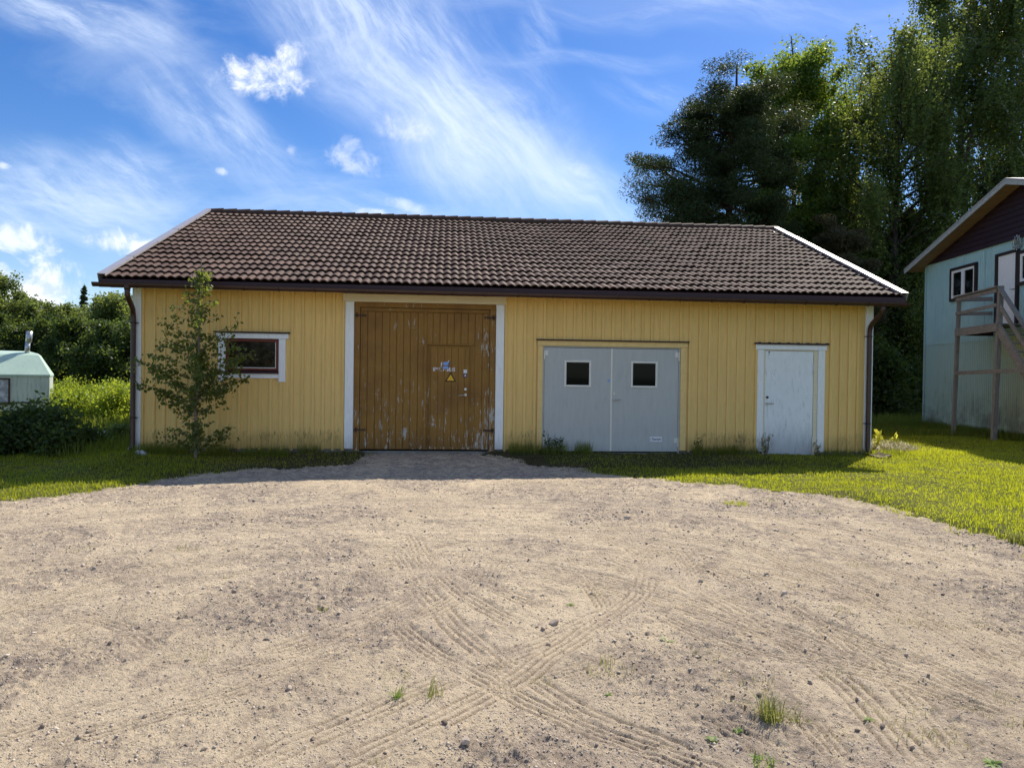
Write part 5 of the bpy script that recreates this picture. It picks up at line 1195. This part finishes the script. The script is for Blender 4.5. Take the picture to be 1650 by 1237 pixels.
# ---- birch sapling in front of the wall
def sapling():
    r = np.random.RandomState(101); y0 = -0.95
    b0 = np.array([1.40, y0, float(terrain(1.4, y0))]); root = tag(empty('birch_sapling', tuple(b0)), 'young birch growing close to the yellow wall beside the window', 'sapling')
    H_ = 3.46 - b0[2]; wood = MB(); n = 12
    tp = [b0 + np.array([0.015 * math.sin(i * 1.3) + 0.075 * i / n, 0.02 * math.cos(i), H_ * i / n - (0.05 if i == 0 else 0)]) for i in range(n + 1)]
    wood.tube(tp, [0.024 * (1 - 0.80 * i / n) + 0.003 for i in range(n + 1)], 7)
    P_, T_ = [], []
    # height, reach to the left, reach to the right, leaf load
    prof = [(0.30, 0.35, 0.4, 0.5), (0.42, 0.58, 0.55, 1.2), (0.55, 0.45, 0.72, 1.2), (0.66, 0.25, 0.35, 0.6), (0.85, 0.48, 0.25, 0.6), (0.98, 0.55, 0.48, 1.1), (1.12, 0.78, 0.45, 1.3), (1.25, 0.82, 0.75, 1.5), (1.38, 0.62, 0.92, 1.5), (1.52, 0.90, 0.85, 1.6), (1.66, 0.95, 0.70, 1.6), (1.80, 0.82, 0.90, 1.3),
            (1.95, 0.62, 0.95, 1.0), (2.08, 0.75, 0.62, 0.9), (2.20, 0.62, 0.55, 0.9), (2.35, 0.72, 0.72, 0.8), (2.5, 0.45, 0.35, 0.7), (2.66, 0.42, 0.25, 0.8), (2.80, 0.30, 0.32, 0.8), (2.95, 0.30, 0.24, 0.9), (3.08, 0.22, 0.16, 0.8), (3.2, 0.16, 0.12, 0.8), (3.32, 0.10, 0.08, 0.7)]
    for zc, rl, rr_, load in prof:
        for sgn, reach in ((-1, rl), (1, rr_), (0, 0.4 * (rl + rr_) * 0.7), (2, 0.4 * (rl + rr_) * 0.7)):
            az = {-1: math.pi, 1: 0.0, 0: -math.pi / 2, 2: math.pi / 2}[sgn] + r.uniform(-0.5, 0.5)
            reach *= r.uniform(0.85, 1.08); rise = reach * r.uniform(0.30, 0.55)
            z0 = max(0.08, zc - rise * 0.75); k_ = z0 / H_ * n; i = min(int(k_), n - 1); p0 = tp[i] + (tp[i + 1] - tp[i]) * (k_ - i)
            tip = p0 + np.array([math.cos(az) * reach, math.sin(az) * reach * 0.8, rise])
            tip[1] = min(tip[1], -0.12 if tip[2] < 2.8 else -0.62); mid = (p0 + tip) / 2 + np.array([0, 0, 0.05 * reach])
            if p0[2] > 2.8: mid[1] = min(mid[1], -0.70); tip[1] = min(tip[1], -0.70)
            wood.tube([p0, mid, tip], [0.007, 0.005, 0.002], 4, cap=False)
            m_ = int(40 * load * (reach + 0.10)); tt = r.uniform(0.18, 1.05, m_)
            pp = np.where((tt < 0.5)[:, None], p0 + (mid - p0) * (tt * 2)[:, None], mid + (tip - mid) * (tt * 2 - 1)[:, None])
            for _ in range(2):
                sp = pp[r.randint(0, m_, max(1, m_ // 8))]; 
                for s_ in sp:
                    e_ = s_ + r.normal(0, 0.10, 3) + np.array([0, 0, -0.03]); wood.tube([s_, e_], [0.0025, 0.0012], 3, cap=False); q_ = r.uniform(0, 1, (5, 1)); pp = np.vstack([pp, s_ + (e_ - s_) * q_ + r.normal(0, 0.02, (5, 3))])
            pp = pp + r.normal(0, 0.032, pp.shape) + np.array([0, 0, -0.02])
            pp[:, 1] = np.where(pp[:, 2] > 2.85, np.minimum(pp[:, 1], -0.68), np.minimum(pp[:, 1], -0.07))
            P_.append(pp); T_.append(np.full(len(pp), 0.35 + 0.1 * zc / H_ + r.normal(0, 0.1)))
    P_ = np.vstack(P_); T_ = np.concatenate(T_)
    wood.build('trunk', M['saptwig'], root)
    Vv, Ff = leaf_quads(P_, 0.050, r, 0.9, 1.3); np_mesh('crown', Vv, Ff, M['leaf_sap'], root, {'tint': tints(len(P_), r, corr=T_)})
sapling()

# ------------------------------------------------------------------ grass
def blades(P, hgt, wid, r, lean=0.5, tint=None, name='grass', mat=None, droop=0.0):
    n = len(P); az = r.uniform(0, 2 * math.pi, n); h_ = hgt * r.uniform(0.55, 1.3, n); ln = lean * np.abs(r.normal(0, 0.6, n)); w_ = wid * r.uniform(0.7, 1.3, n)
    dx = np.stack([np.cos(az), np.sin(az), np.zeros(n)], 1); sd = np.stack([-np.sin(az), np.cos(az), np.zeros(n)], 1)
    mid = P + dx * (h_ * ln * 0.35)[:, None]; mid[:, 2] += h_ * 0.6
    tip = P + dx * (h_ * ln)[:, None]; tip[:, 2] += h_ * (1 - 0.25 * np.clip(ln, 0, 1)) - droop * h_ * ln
    V_ = np.empty((n, 5, 3)); V_[:, 0] = P - sd * w_[:, None] / 2; V_[:, 1] = P + sd * w_[:, None] / 2; V_[:, 2] = mid + sd * w_[:, None] * 0.4; V_[:, 3] = mid - sd * w_[:, None] * 0.4; V_[:, 4] = tip
    b_ = np.arange(n) * 5
    F4 = np.stack([b_, b_ + 1, b_ + 2, b_ + 3], 1); F3 = np.stack([b_ + 3, b_ + 2, b_ + 4, b_ + 4], 1)
    return V_.reshape(-1, 3), F4, F3, np.repeat(np.clip(tint if tint is not None else r.normal(0.45, 0.25, n), 0, 1), 5)
def blade_mesh(parts, name, mat, parent=None):
    Vs, Fs, T_, b = [], [], [], 0
    for V_, F4, F3, tt in parts:
        # tips as two more quads would waste memory: store triangles only
        tri_ = np.vstack([F4[:, [0, 1, 2]], F4[:, [0, 2, 3]], F3[:, :3]]) + b
        Vs.append(V_); Fs.append(tri_); T_.append(tt); b += len(V_)
    return np_mesh(name, np.vstack(Vs), np.vstack(Fs), mat, parent, {'tint': np.concatenate(T_)})
r = np.random.RandomState(5)
def sample(n, x0, x1, y0, y1, fade=0.20):
    x = r.uniform(x0, x1, n); y = r.uniform(y0, y1, n)
    f = (x - CAM[0]) * fdir[0] + (y - CAM[1]) * fdir[1]; l = (x - CAM[0]) * rdir[0] + (y - CAM[1]) * rdir[1]
    k_ = np.abs(l) < f * 0.86
    k_ &= ~((x > 0.02) & (x < GL - 0.02) & (y > 0.05) & (y < D2))
    x, y = x[k_], y[k_]
    s_ = yard_sd(x, y) + (fbm(x * 1.6, y * 1.6, 3, 3) - 0.5) * 0.75 + (fbm(x * 7, y * 7, 2, 8) - 0.5) * 0.28
    k_ = r.uniform(-fade, fade * 0.6, len(x)) < s_
    x, y = x[k_], y[k_]
    return np.stack([x, y, lerp_ground(x, y) - 0.01], 1)
parts = []
def lawn_patch(n, x0, x1, y0, y1, hgt, wid, tb=0.45, trodden=False):
    P_ = sample(n, x0, x1, y0, y1)
    big = fbm(P_[:, 0] * 0.8, P_[:, 1] * 0.8, 3, 61)
    inside = (P_[:, 1] > -2.3 + 0.5 * fbm(P_[:, 0] * 2, P_[:, 1], 2, 93)) & (P_[:, 0] > 0.2) & (P_[:, 0] < 12.2 + 1.2 * fbm(P_[:, 1] * 2, P_[:, 0], 2, 94)) & (P_[:, 1] < 0.1)
    if not trodden: keep_ = ~inside | (r.uniform(0, 1, len(P_)) < 0.25 + 0.9 * sstep((3.4 - P_[:, 0]) / 2.4) + 0.6 * sstep((-1.9 - P_[:, 1]) / 0.5) + 0.5 * sstep((P_[:, 0] - 11.2) / 1.2)); P_ = P_[keep_]; big = big[keep_]
    dry = sstep((fbm(P_[:, 0] * 1.7 + 3, P_[:, 1] * 1.7, 3, 63) - 0.50) / 0.15)
    hh = hgt * (0.7 + 0.7 * big) * (1 - 0.35 * dry)
    parts.append(blades(P_, hh, wid, r, 0.8, tb + (big - 0.5) * 0.7 + 0.35 * dry + r.normal(0, 0.2, len(P_))))
lawn_patch(170000, 7.6, 20.0, -8.6, 0.6, 0.055, 0.0075)
lawn_patch(75000, 12.0, 23.0, 0.0, 9.0, 0.070, 0.010)
lawn_patch(90000, -6.0, 4.6, -5.2, 1.0, 0.060, 0.008, 0.15)
lawn_patch(25000, -10.0, 0.2, 0.5, 8.0, 0.10, 0.012, 0.2)
main_parts = parts; parts = []
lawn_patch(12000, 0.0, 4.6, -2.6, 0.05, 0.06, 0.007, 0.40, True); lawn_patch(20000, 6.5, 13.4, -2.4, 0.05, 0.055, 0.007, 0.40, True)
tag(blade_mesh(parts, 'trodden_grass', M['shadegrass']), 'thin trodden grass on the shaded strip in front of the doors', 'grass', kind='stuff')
parts = main_parts
tag(blade_mesh(parts, 'lawn_grass', M['grass']), 'short bright green grass of the lawn around the yard', 'grass', kind='stuff')
# tall grass at the walls, forest edge and house foot
parts = []
def tall(n, x0, x1, y0, y1, hgt, wid, tb=0.3, lean=0.6):
    P_ = sample(n, x0, x1, y0, y1); c_ = fbm(P_[:, 0] * 2.5, P_[:, 1] * 2.5, 2, 71); P_ = P_[c_ > 0.38]
    parts.append(blades(P_, hgt, wid, r, lean, r.normal(tb, 0.2, len(P_))))
tall(3500, 0.1, 3.8, -0.55, -0.06, 0.20, 0.006); tall(900, 6.95, 8.6, -0.35, -0.06, 0.24, 0.006); tall(900, 10.6, 11.9, -0.30, -0.06, 0.20, 0.006); tall(700, 13.3, 14.9, -0.4, -0.05, 0.17, 0.006)
tall(16000, 14.5, 24.0, 7.5, 16.0, 0.38, 0.014); tall(9000, 13.5, 20.0, 4.5, 9.5, 0.22, 0.012)
P_ = np.array([hp(s_, h_, 0) for s_, h_ in zip(r.uniform(-0.6, 8, 6000), np.abs(r.normal(0.05, 0.35, 6000)) + 0.03)]); P_[:, 2] = lerp_ground(P_[:, 0], P_[:, 1]) - 0.01
parts.append(blades(P_, 0.24, 0.010, r, 0.7, r.normal(0.25, 0.2, len(P_))))
tall(6000, -9.0, -0.3, 4.0, 8.0, 0.35, 0.012); tall(2500, -2.5, -0.2, -0.8, 3.5, 0.28, 0.010)
tag(blade_mesh(parts, 'tall_grass', M['tallgrass']), 'longer uncut grass along walls and at the forest edge', 'grass', kind='stuff')
# seed stalks along the wall
parts = []
for (x0, x1, n) in ((2.3, 3.8, 70), (7.0, 7.6, 26), (10.6, 11.9, 60), (0.3, 2.2, 50), (13.4, 14.2, 18)):
    P_ = np.stack([r.uniform(x0, x1, n), r.uniform(-0.42, -0.10, n), np.zeros(n)], 1); P_[:, 2] = lerp_ground(P_[:, 0], P_[:, 1]) - 0.01
    parts.append(blades(P_, 0.48, 0.004, r, 0.35, r.normal(0.35, 0.2, n)))
    for _ in range(3):
        Q = P_ + r.normal(0, 0.02, P_.shape); Q[:, 2] = P_[:, 2] + r.uniform(0.22, 0.42, n); parts.append(blades(Q, 0.09, 0.006, r, 1.2, r.normal(0.6, 0.2, n)))
tag(blade_mesh(parts, 'dry_grass', M['drygrass']), 'thin dry seed stalks standing along the foot of the yellow wall', 'grass', kind='stuff')
# heap of withered grass at the right corner
def heap(pos, rad, hgt, n, name, label):
    az = r.uniform(0, 2 * math.pi, n); rr_ = rad * np.sqrt(r.uniform(0, 1, n)); P_ = np.stack([pos[0] + rr_ * np.cos(az), pos[1] + rr_ * np.sin(az), np.zeros(n)], 1)
    P_[:, 2] = lerp_ground(P_[:, 0], P_[:, 1]) + hgt * (1 - (rr_ / rad) ** 2) * r.uniform(0, 1, n)
    o = blade_mesh([blades(P_, 0.16, 0.007, r, 1.9, r.normal(0.55, 0.3, n), droop=0.4)], name, M['drygrass']); return tag(o, label, 'grass heap')
heap(ground_at(1432, 727), 0.55, 0.13, 1500, 'grass_heap', 'flat heap of withered straw beside the right garage corner')

# weeds by the grey door: dark stems with small seed heads
def stalk_weed(pos, hgt, n, label, mat, seed, name='tall_weed', group=None, spread=0.12, leafsz=0.03):
    q = np.random.RandomState(seed); root = tag(empty(name, tuple(pos)), label, 'weed', group); w = MB(); P_ = []
    for i in range(n):
        a = q.uniform(0, 6.28); tip = np.array(pos) + np.array([math.cos(a) * spread * q.uniform(0.2, 1.2), math.sin(a) * spread * 0.6 * q.uniform(0.2, 1), hgt * q.uniform(0.6, 1.05)])
        tip[1] = min(tip[1], -0.06) if abs(pos[1]) < 0.8 else tip[1]
        p0 = np.array(pos) + np.array([math.cos(a), math.sin(a), 0]) * 0.02; mid = (p0 + tip) / 2 + q.normal(0, 0.015, 3); w.tube([p0, mid, tip], [0.0035, 0.003, 0.0015], 4, cap=False)
        for k_ in np.linspace(0.25, 1, 9): P_.append((p0 + (tip - p0) * k_ + q.normal(0, 0.02, 3)))
    w.build('stem', M['twig'], root); Vv, Ff = leaf_quads(np.array(P_), leafsz, q, 0, 2.0, 0, 0.3); np_mesh('foliage', Vv, Ff, mat, root, {'tint': tints(len(P_), q)})
def wallpt(x, y=-0.14): return (x, y, float(lerp_ground(x, y)[0]) - 0.01)
stalk_weed(wallpt(7.78), 0.42, 9, 'dark bushy weed against the left leaf of the grey door', M['leaf_dark'], 1)
stalk_weed(wallpt(7.96), 0.38, 6, 'thin dark weed right of the bushy one at the grey door', M['leaf_dark'], 2)
stalk_weed(wallpt(10.75), 0.34, 6, 'thin weed at the wall right of the grey door', M['leaf_dark'], 3)
stalk_weed(wallpt(12.10), 0.46, 9, 'dry weed in front of the left white door post', M['drygrass'], 4)
stalk_weed(wallpt(13.12), 0.34, 6, 'dry weed in front of the right side of the white door', M['drygrass'], 6)
stalk_weed(wallpt(11.55), 0.40, 5, 'dry weed at the wall left of the white door', M['drygrass'], 5)
def gold(u, v, hgt, n, label, seed): p = ground_at(u, v); stalk_weed((p[0], p[1], float(lerp_ground(p[0], p[1])[0])), hgt, n, label, M['leaf_gold'], seed, 'yellow_leaf_plant', None, 0.10, 0.075)
gold(1437, 726, 0.34, 2, 'small plant with glowing yellow leaves in the straw heap', 7); gold(1411, 727, 0.48, 3, 'upright yellow leaved plant beside the right downpipe', 8)
# splash tray and stones at the pipes
q = MB(); bx_, by_ = 14.27, -0.34; q.add([(bx_ - 0.09, by_ + 0.2, -0.02), (bx_ + 0.16, by_ + 0.17, -0.02), (bx_ + 0.20, by_ - 0.2, -0.045), (bx_ - 0.10, by_ - 0.22, -0.045), (bx_ - 0.09, by_ + 0.2, 0.005), (bx_ + 0.16, by_ + 0.17, 0.045), (bx_ + 0.20, by_ - 0.2, 0.015), (bx_ - 0.10, by_ - 0.22, -0.02), (bx_ + 0.04, by_ + 0.19, -0.012), (bx_ + 0.05, by_ - 0.21, -0.035)],
      [(0, 4, 7, 3), (4, 8, 9, 7), (8, 5, 6, 9), (1, 2, 6, 5), (3, 7, 9, 6, 2), (0, 1, 5, 8, 4), (0, 3, 2, 1)]); tag(q.build('splash_tray', M['iron']), 'dark rusty splash tray under the right downpipe', 'tray')
def rock(pos, s, mat, name, label, seed, group=None, cat='stone', sq=0.6):
    q = np.random.RandomState(seed); me = bpy.data.meshes.new(name)
    import bmesh
    bm = bmesh.new(); bmesh.ops.create_icosphere(bm, subdivisions=2, radius=1.0)
    dirs = [Vector(q.normal(size=3)).normalized() for _ in range(9)]; offs = q.uniform(0.38, 0.78, 9)
    for v in bm.verts:
        for d_, o_ in zip(dirs, offs):
            k_ = v.co.dot(d_)
            if k_ > o_: v.co -= d_ * (k_ - o_)
        v.co = Vector((v.co.x * s[0], v.co.y * s[1], v.co.z * s[2]))
    bm.to_mesh(me); bm.free(); me.materials.append(mat); o = link(name, me); o.location = pos; o.rotation_euler = (q.uniform(-0.2, 0.2), q.uniform(-0.2, 0.2), q.uniform(0, 6))
    return tag(o, label, cat, group)
p = ground_at(229, 735); rock((p[0], p[1], p[2] + 0.03), (0.20, 0.16, 0.09), M['greystone'], 'boulder', 'flat grey stone at the foot of the left garage corner', 3)
p = ground_at(212, 727); rock((p[0], p[1], p[2] + 0.03), (0.09, 0.08, 0.07), M['greystone'], 'boulder', 'small grey stone under the left downpipe', 4)

# ------------------------------------------------------------------ stones and tufts on the yard
def stone_mat(name, a, b):
    mt, q = new_mat(name); oi = q.node('ShaderNodeObjectInfo').outputs['Random']
    n = q.noise(q.obj, 30.0, 4, 0.6); c = q.mixc(oi, rgb(*a), rgb(*b)); c = q.mixc(mul_(q, q.smooth(n, 0.45, 0.7), 0.4), c, rgb(0.12, 0.10, 0.09))
    setp(q, Base_Color=c, Roughness=0.85); q.p.inputs['Specular IOR Level'].default_value = 0.2; return mt
M['stone'] = stone_mat('field_stone', (0.15, 0.115, 0.09), (0.52, 0.42, 0.32))
special = [(893, 1000, 0.036, 'darkest rounded stone in the middle of the gravel yard'), (876, 1008, 0.024, 'small dark stone just left of the darkest one'), (750, 1196, 0.034, 'pale angular stone near the bottom centre of the yard'), (1010, 833, 0.045, 'dark stone alone on the far middle of the yard'), (1265, 956, 0.035, 'pale stone on the right half of the yard')]
def yard_pos(u, v, dz): p = ground_at(u, v); return (p[0], p[1], float(lerp_ground(p[0], p[1])[0]) + dz)
for i, (u, v, s_, lb) in enumerate(special): rock(yard_pos(u, v, s_ * 0.35), (s_, s_ * 0.85, s_ * 0.7), M['stone'], 'yard_stone', lb, 200 + i)
protos = [rock((0, 0, 0), (0.016, 0.013, 0.010), M['stone'], 'yard_stone', 'small loose stone lying on the bare gravel of the yard', 300 + i, 'loose stones on the gravel yard') for i in range(6)]
px_st = [(165, 1062), (178, 1038), (305, 1064), (412, 1046), (425, 1082), (565, 962), (570, 1020), (730, 1010), (795, 940), (826, 958), (560, 1045), (612, 1030), (780, 1135), (640, 1072), (715, 1160), (720, 1168), (830, 1175), (980, 1180), (1010, 1028), (1045, 1022), (1180, 1072), (1180, 1125), (1378, 1122), (1420, 1162), (1543, 1128), (1555, 1146), (1520, 962), (1575, 965), (1610, 1010), (1500, 1085), (1470, 1195), (230, 1150), (325, 1205), (90, 1165), (120, 1155), (55, 1175), (870, 1130), (790, 1105), (670, 1210), (705, 1230), (1380, 1175), (1225, 1120), (1310, 1100), (945, 1080), (1090, 1000), (1030, 1090), (510, 1100), (465, 1110), (345, 1090), (285, 990), (380, 955), (250, 1000), (1325, 845), (1390, 880), (1465, 905), (1240, 920), (1130, 930), (985, 870), (700, 860), (905, 862)]
r2 = np.random.RandomState(9); cnt = 0
allst = [(u + r2.uniform(-6, 6), v + r2.uniform(-4, 4)) for u, v in px_st] + [(r2.uniform(10, 1640), 860 + 370 * r2.uniform(0, 1) ** 0.8) for _ in range(34)]
for i, (u, v) in enumerate(allst):
    o = protos[i] if i < 6 else protos[i % 6].copy()
    if i >= 6: COL.objects.link(o)
    k_ = r2.uniform(0.55, 1.45) * (1.25 if v < 960 else 1.0); o.scale = (k_, k_, k_); o.location = yard_pos(u, v, 0.004 * k_); o.rotation_euler = (r2.uniform(-0.4, 0.4), r2.uniform(-0.4, 0.4), r2.uniform(0, 6.3))
# pebbles: too many to count
n = 120000; dd_ = 2.2 * (12.5 / 2.2) ** r2.uniform(0, 1, n); aa_ = r2.uniform(-0.8, 0.8, n)
X_ = CAM[0] + dd_ * (fdir[0] + aa_ * rdir[0]); Y_ = CAM[1] + dd_ * (fdir[1] + aa_ * rdir[1]); keep = (yard_sd(X_, Y_) < -0.1) & (fbm(X_ * 1.3, Y_ * 1.3, 4, 21) + r2.uniform(-0.22, 0.22, n) > 0.45)
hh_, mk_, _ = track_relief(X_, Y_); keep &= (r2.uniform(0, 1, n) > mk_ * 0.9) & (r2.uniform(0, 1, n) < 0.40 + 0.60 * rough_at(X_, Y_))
X_, Y_ = X_[keep], Y_[keep]; n = len(X_); Z_ = lerp_ground(X_, Y_)
sz = np.clip(np.exp(r2.normal(math.log(0.0040), 0.5, n)), 0.0018, 0.016) * np.clip(dd_[keep] / 5, 0.8, 1.5)
oct_ = np.array([[1, 0, 0], [0, 1, 0], [-1, 0, 0], [0, -1, 0], [0, 0, 0.75], [0, 0, -0.6]], float); of = np.array([[0, 1, 4], [1, 2, 4], [2, 3, 4], [3, 0, 4], [1, 0, 5], [2, 1, 5], [3, 2, 5], [0, 3, 5]])
jit = oct_[None] * r2.uniform(0.6, 1.35, (n, 6, 1)) + r2.normal(0, 0.18, (n, 6, 3)); rot = r2.uniform(0, 6.28, n); c0, s0 = np.cos(rot)[:, None], np.sin(rot)[:, None]
jx = jit[:, :, 0] * c0 - jit[:, :, 1] * s0; jy = jit[:, :, 0] * s0 + jit[:, :, 1] * c0
PV = np.stack([X_[:, None] + jx * sz[:, None], Y_[:, None] + jy * sz[:, None], Z_[:, None] + (jit[:, :, 2] + 0.25) * sz[:, None]], -1).reshape(-1, 3)
PF = (of[None] + (np.arange(n) * 6)[:, None, None]).reshape(-1, 3)
mt, q = new_mat('pebbles'); at = q.node('ShaderNodeAttribute', attribute_name='tint').outputs['Fac']
setp(q, Base_Color=q.mixc(at, rgb(0.17, 0.135, 0.11), rgb(0.74, 0.63, 0.50)), Roughness=0.9); M['pebble'] = mt
tag(np_mesh('pebbles', PV, PF, M['pebble'], None, {'tint': np.repeat(r2.beta(1.6, 1.6, n), 6)}), 'fine loose gravel pebbles scattered over the yard', 'gravel', kind='stuff')

def tuft_mesh(name, n, rad, hgt, mat, seed, wid=0.004, lean=1.5):
    q = np.random.RandomState(seed); a = q.uniform(0, 6.28, n); rr_ = rad * np.sqrt(q.uniform(0, 1, n)); P_ = np.stack([rr_ * np.cos(a), rr_ * np.sin(a), np.full(n, -0.012)], 1)
    return blade_mesh([blades(P_, hgt, wid, q, lean, q.normal(0.5, 0.28, n))], name, mat)
def weed_mesh(name, n, size, mat, seed):
    q = np.random.RandomState(seed); V_, F_, T_ = [], [], []
    for i in range(n):
        a = i * 2.4 + q.uniform(-0.3, 0.3); L_ = size * q.uniform(0.6, 1.15); w_ = L_ * 0.34; el = q.uniform(0.25, 0.8); d = np.array([math.cos(a) * math.cos(el), math.sin(a) * math.cos(el), math.sin(el)]); s_ = np.array([-math.sin(a), math.cos(a), 0.0]); b = len(V_)
        for t_, ww in ((0.0, 0.12), (0.35, 0.8), (0.65, 1.0), (1.0, 0.1)):
            c_ = d * L_ * t_ + np.array([0, 0, -0.35 * L_ * t_ * t_]); V_ += [c_ - s_ * w_ * ww * 0.5, c_ + s_ * w_ * ww * 0.5]
        F_ += [[b + 2 * k_, b + 2 * k_ + 1, b + 2 * k_ + 3, b + 2 * k_ + 2] for k_ in range(3)]; T_ += [q.uniform(0.2, 0.9)] * 8
    return np_mesh(name, np.array(V_), np.array(F_), mat, None, {'tint': np.array(T_)}, smooth=True)
tf_list = [
    ((642, 1114), 'grass_tuft', tuft_mesh('grass_tuft', 46, 0.022, 0.075, M['leaf_weed'], 1), 'fresh green grass tuft left of centre near the bottom of the yard'),
    ((1243, 1160), 'grass_tuft', tuft_mesh('grass_tuft', 150, 0.055, 0.12, M['tuftgrass'], 2), 'largest yellowish grass tuft near the bottom right of the yard'),
    ((700, 1116), 'grass_tuft', tuft_mesh('grass_tuft', 40, 0.05, 0.10, M['tuftgrass'], 3, 0.0028), 'thin dry grass tuft right of the fresh green one'),
    ((1285, 1162), 'grass_tuft', tuft_mesh('grass_tuft', 50, 0.05, 0.07, M['tuftgrass'], 4), 'low yellowish tuft touching the largest grass tuft'),
    ((982, 1078), 'grass_tuft', tuft_mesh('grass_tuft', 60, 0.14, 0.07, M['tuftgrass'], 5, 0.003), 'wide sparse grass patch on the centre right of the yard'),
    ((524, 978), 'grass_tuft', tuft_mesh('grass_tuft', 26, 0.05, 0.05, M['tuftgrass'], 6), 'small grass tuft alone on the left half of the yard'),
    ((1188, 812), 'grass_tuft', tuft_mesh('grass_tuft', 160, 0.16, 0.06, M['grass'], 7, 0.006), 'green grass tuft on the gravel just short of the right lawn'),
    ((1232, 1225), 'grass_tuft', tuft_mesh('grass_tuft', 50, 0.05, 0.05, M['leaf_weed'], 8), 'green tuft at the bottom edge below the largest grass tuft'),
    ((1645, 872), 'grass_tuft', tuft_mesh('grass_tuft', 200, 0.12, 0.12, M['tuftgrass'], 9, 0.006), 'coarse grass tuft at the right picture edge on the lawn border'),
    ((918, 972), 'weed', weed_mesh('weed', 9, 0.05, M['leaf_weed'], 11), 'small green weed above the darkest stone'),
    ((1074, 1034), 'weed', weed_mesh('weed', 3, 0.06, M['leaf_weed'], 12), 'single bright upright leaf right of centre on the yard'),
    ((981, 1116), 'weed', weed_mesh('weed', 8, 0.032, M['leaf_weed'], 13), 'tiny green weed below the wide sparse grass patch'),
    ((1152, 1186), 'weed', weed_mesh('weed', 12, 0.045, M['leaf_weed'], 14), 'leafy green weed left of the largest grass tuft'),
    ((1190, 1176), 'weed', weed_mesh('weed', 9, 0.038, M['leaf_weed'], 15), 'leafy weed between the leafy green one and the largest tuft'),
    ((1215, 1212), 'weed', weed_mesh('weed', 10, 0.045, M['leaf_weed'], 16), 'darker green weed at the bottom edge of the yard'),
    ((1400, 1154), 'weed', weed_mesh('weed', 9, 0.04, M['leaf_weed'], 17), 'small green weed on the right above the bottom edge'),
    ((1600, 1230), 'weed', weed_mesh('weed', 14, 0.05, M['leaf_weed'], 18), 'green weed patch in the bottom right corner of the yard'),
]
for (u, v), nm, o, lb in tf_list: o.location = yard_pos(u, v, 0.0); tag(o, lb, 'tuft' if nm == 'grass_tuft' else 'weed')
sp0 = tuft_mesh('grass_tuft', 30, 0.09, 0.040, M['tuftgrass'], 30, 0.0026, 2.4); LBT = 'small sparse tuft of thin grass growing in the bare gravel'
sparse = [(1220, 1105), (1240, 1120), (1390, 1105), (1405, 1135), (1480, 1140), (1475, 1175), (1530, 1190), (1440, 1150), (1385, 910), (1360, 985), (1465, 1005), (1540, 1008), (1580, 1002), (320, 1055), (300, 885), (130, 885), (370, 930), (875, 1090), (640, 1080), (1165, 1085), (1140, 1060), (1330, 826), (1420, 845), (1240, 806), (1300, 803), (1500, 868), (1560, 880), (960, 955), (930, 950), (600, 1230), (1630, 1160), (1560, 1140), (1620, 1120), (1345, 1085), (1350, 1180)]
for i, (u, v) in enumerate(sparse):
    o = sp0 if i == 0 else sp0.copy()
    if i: COL.objects.link(o)
    k_ = r2.uniform(0.6, 1.25) * (1.4 if v < 900 else 1); o.scale = (k_, k_, k_); o.rotation_euler = (0, 0, r2.uniform(0, 6.28)); o.location = yard_pos(u, v, 0); tag(o, LBT, 'tuft', 'sparse grass tufts on the gravel yard')
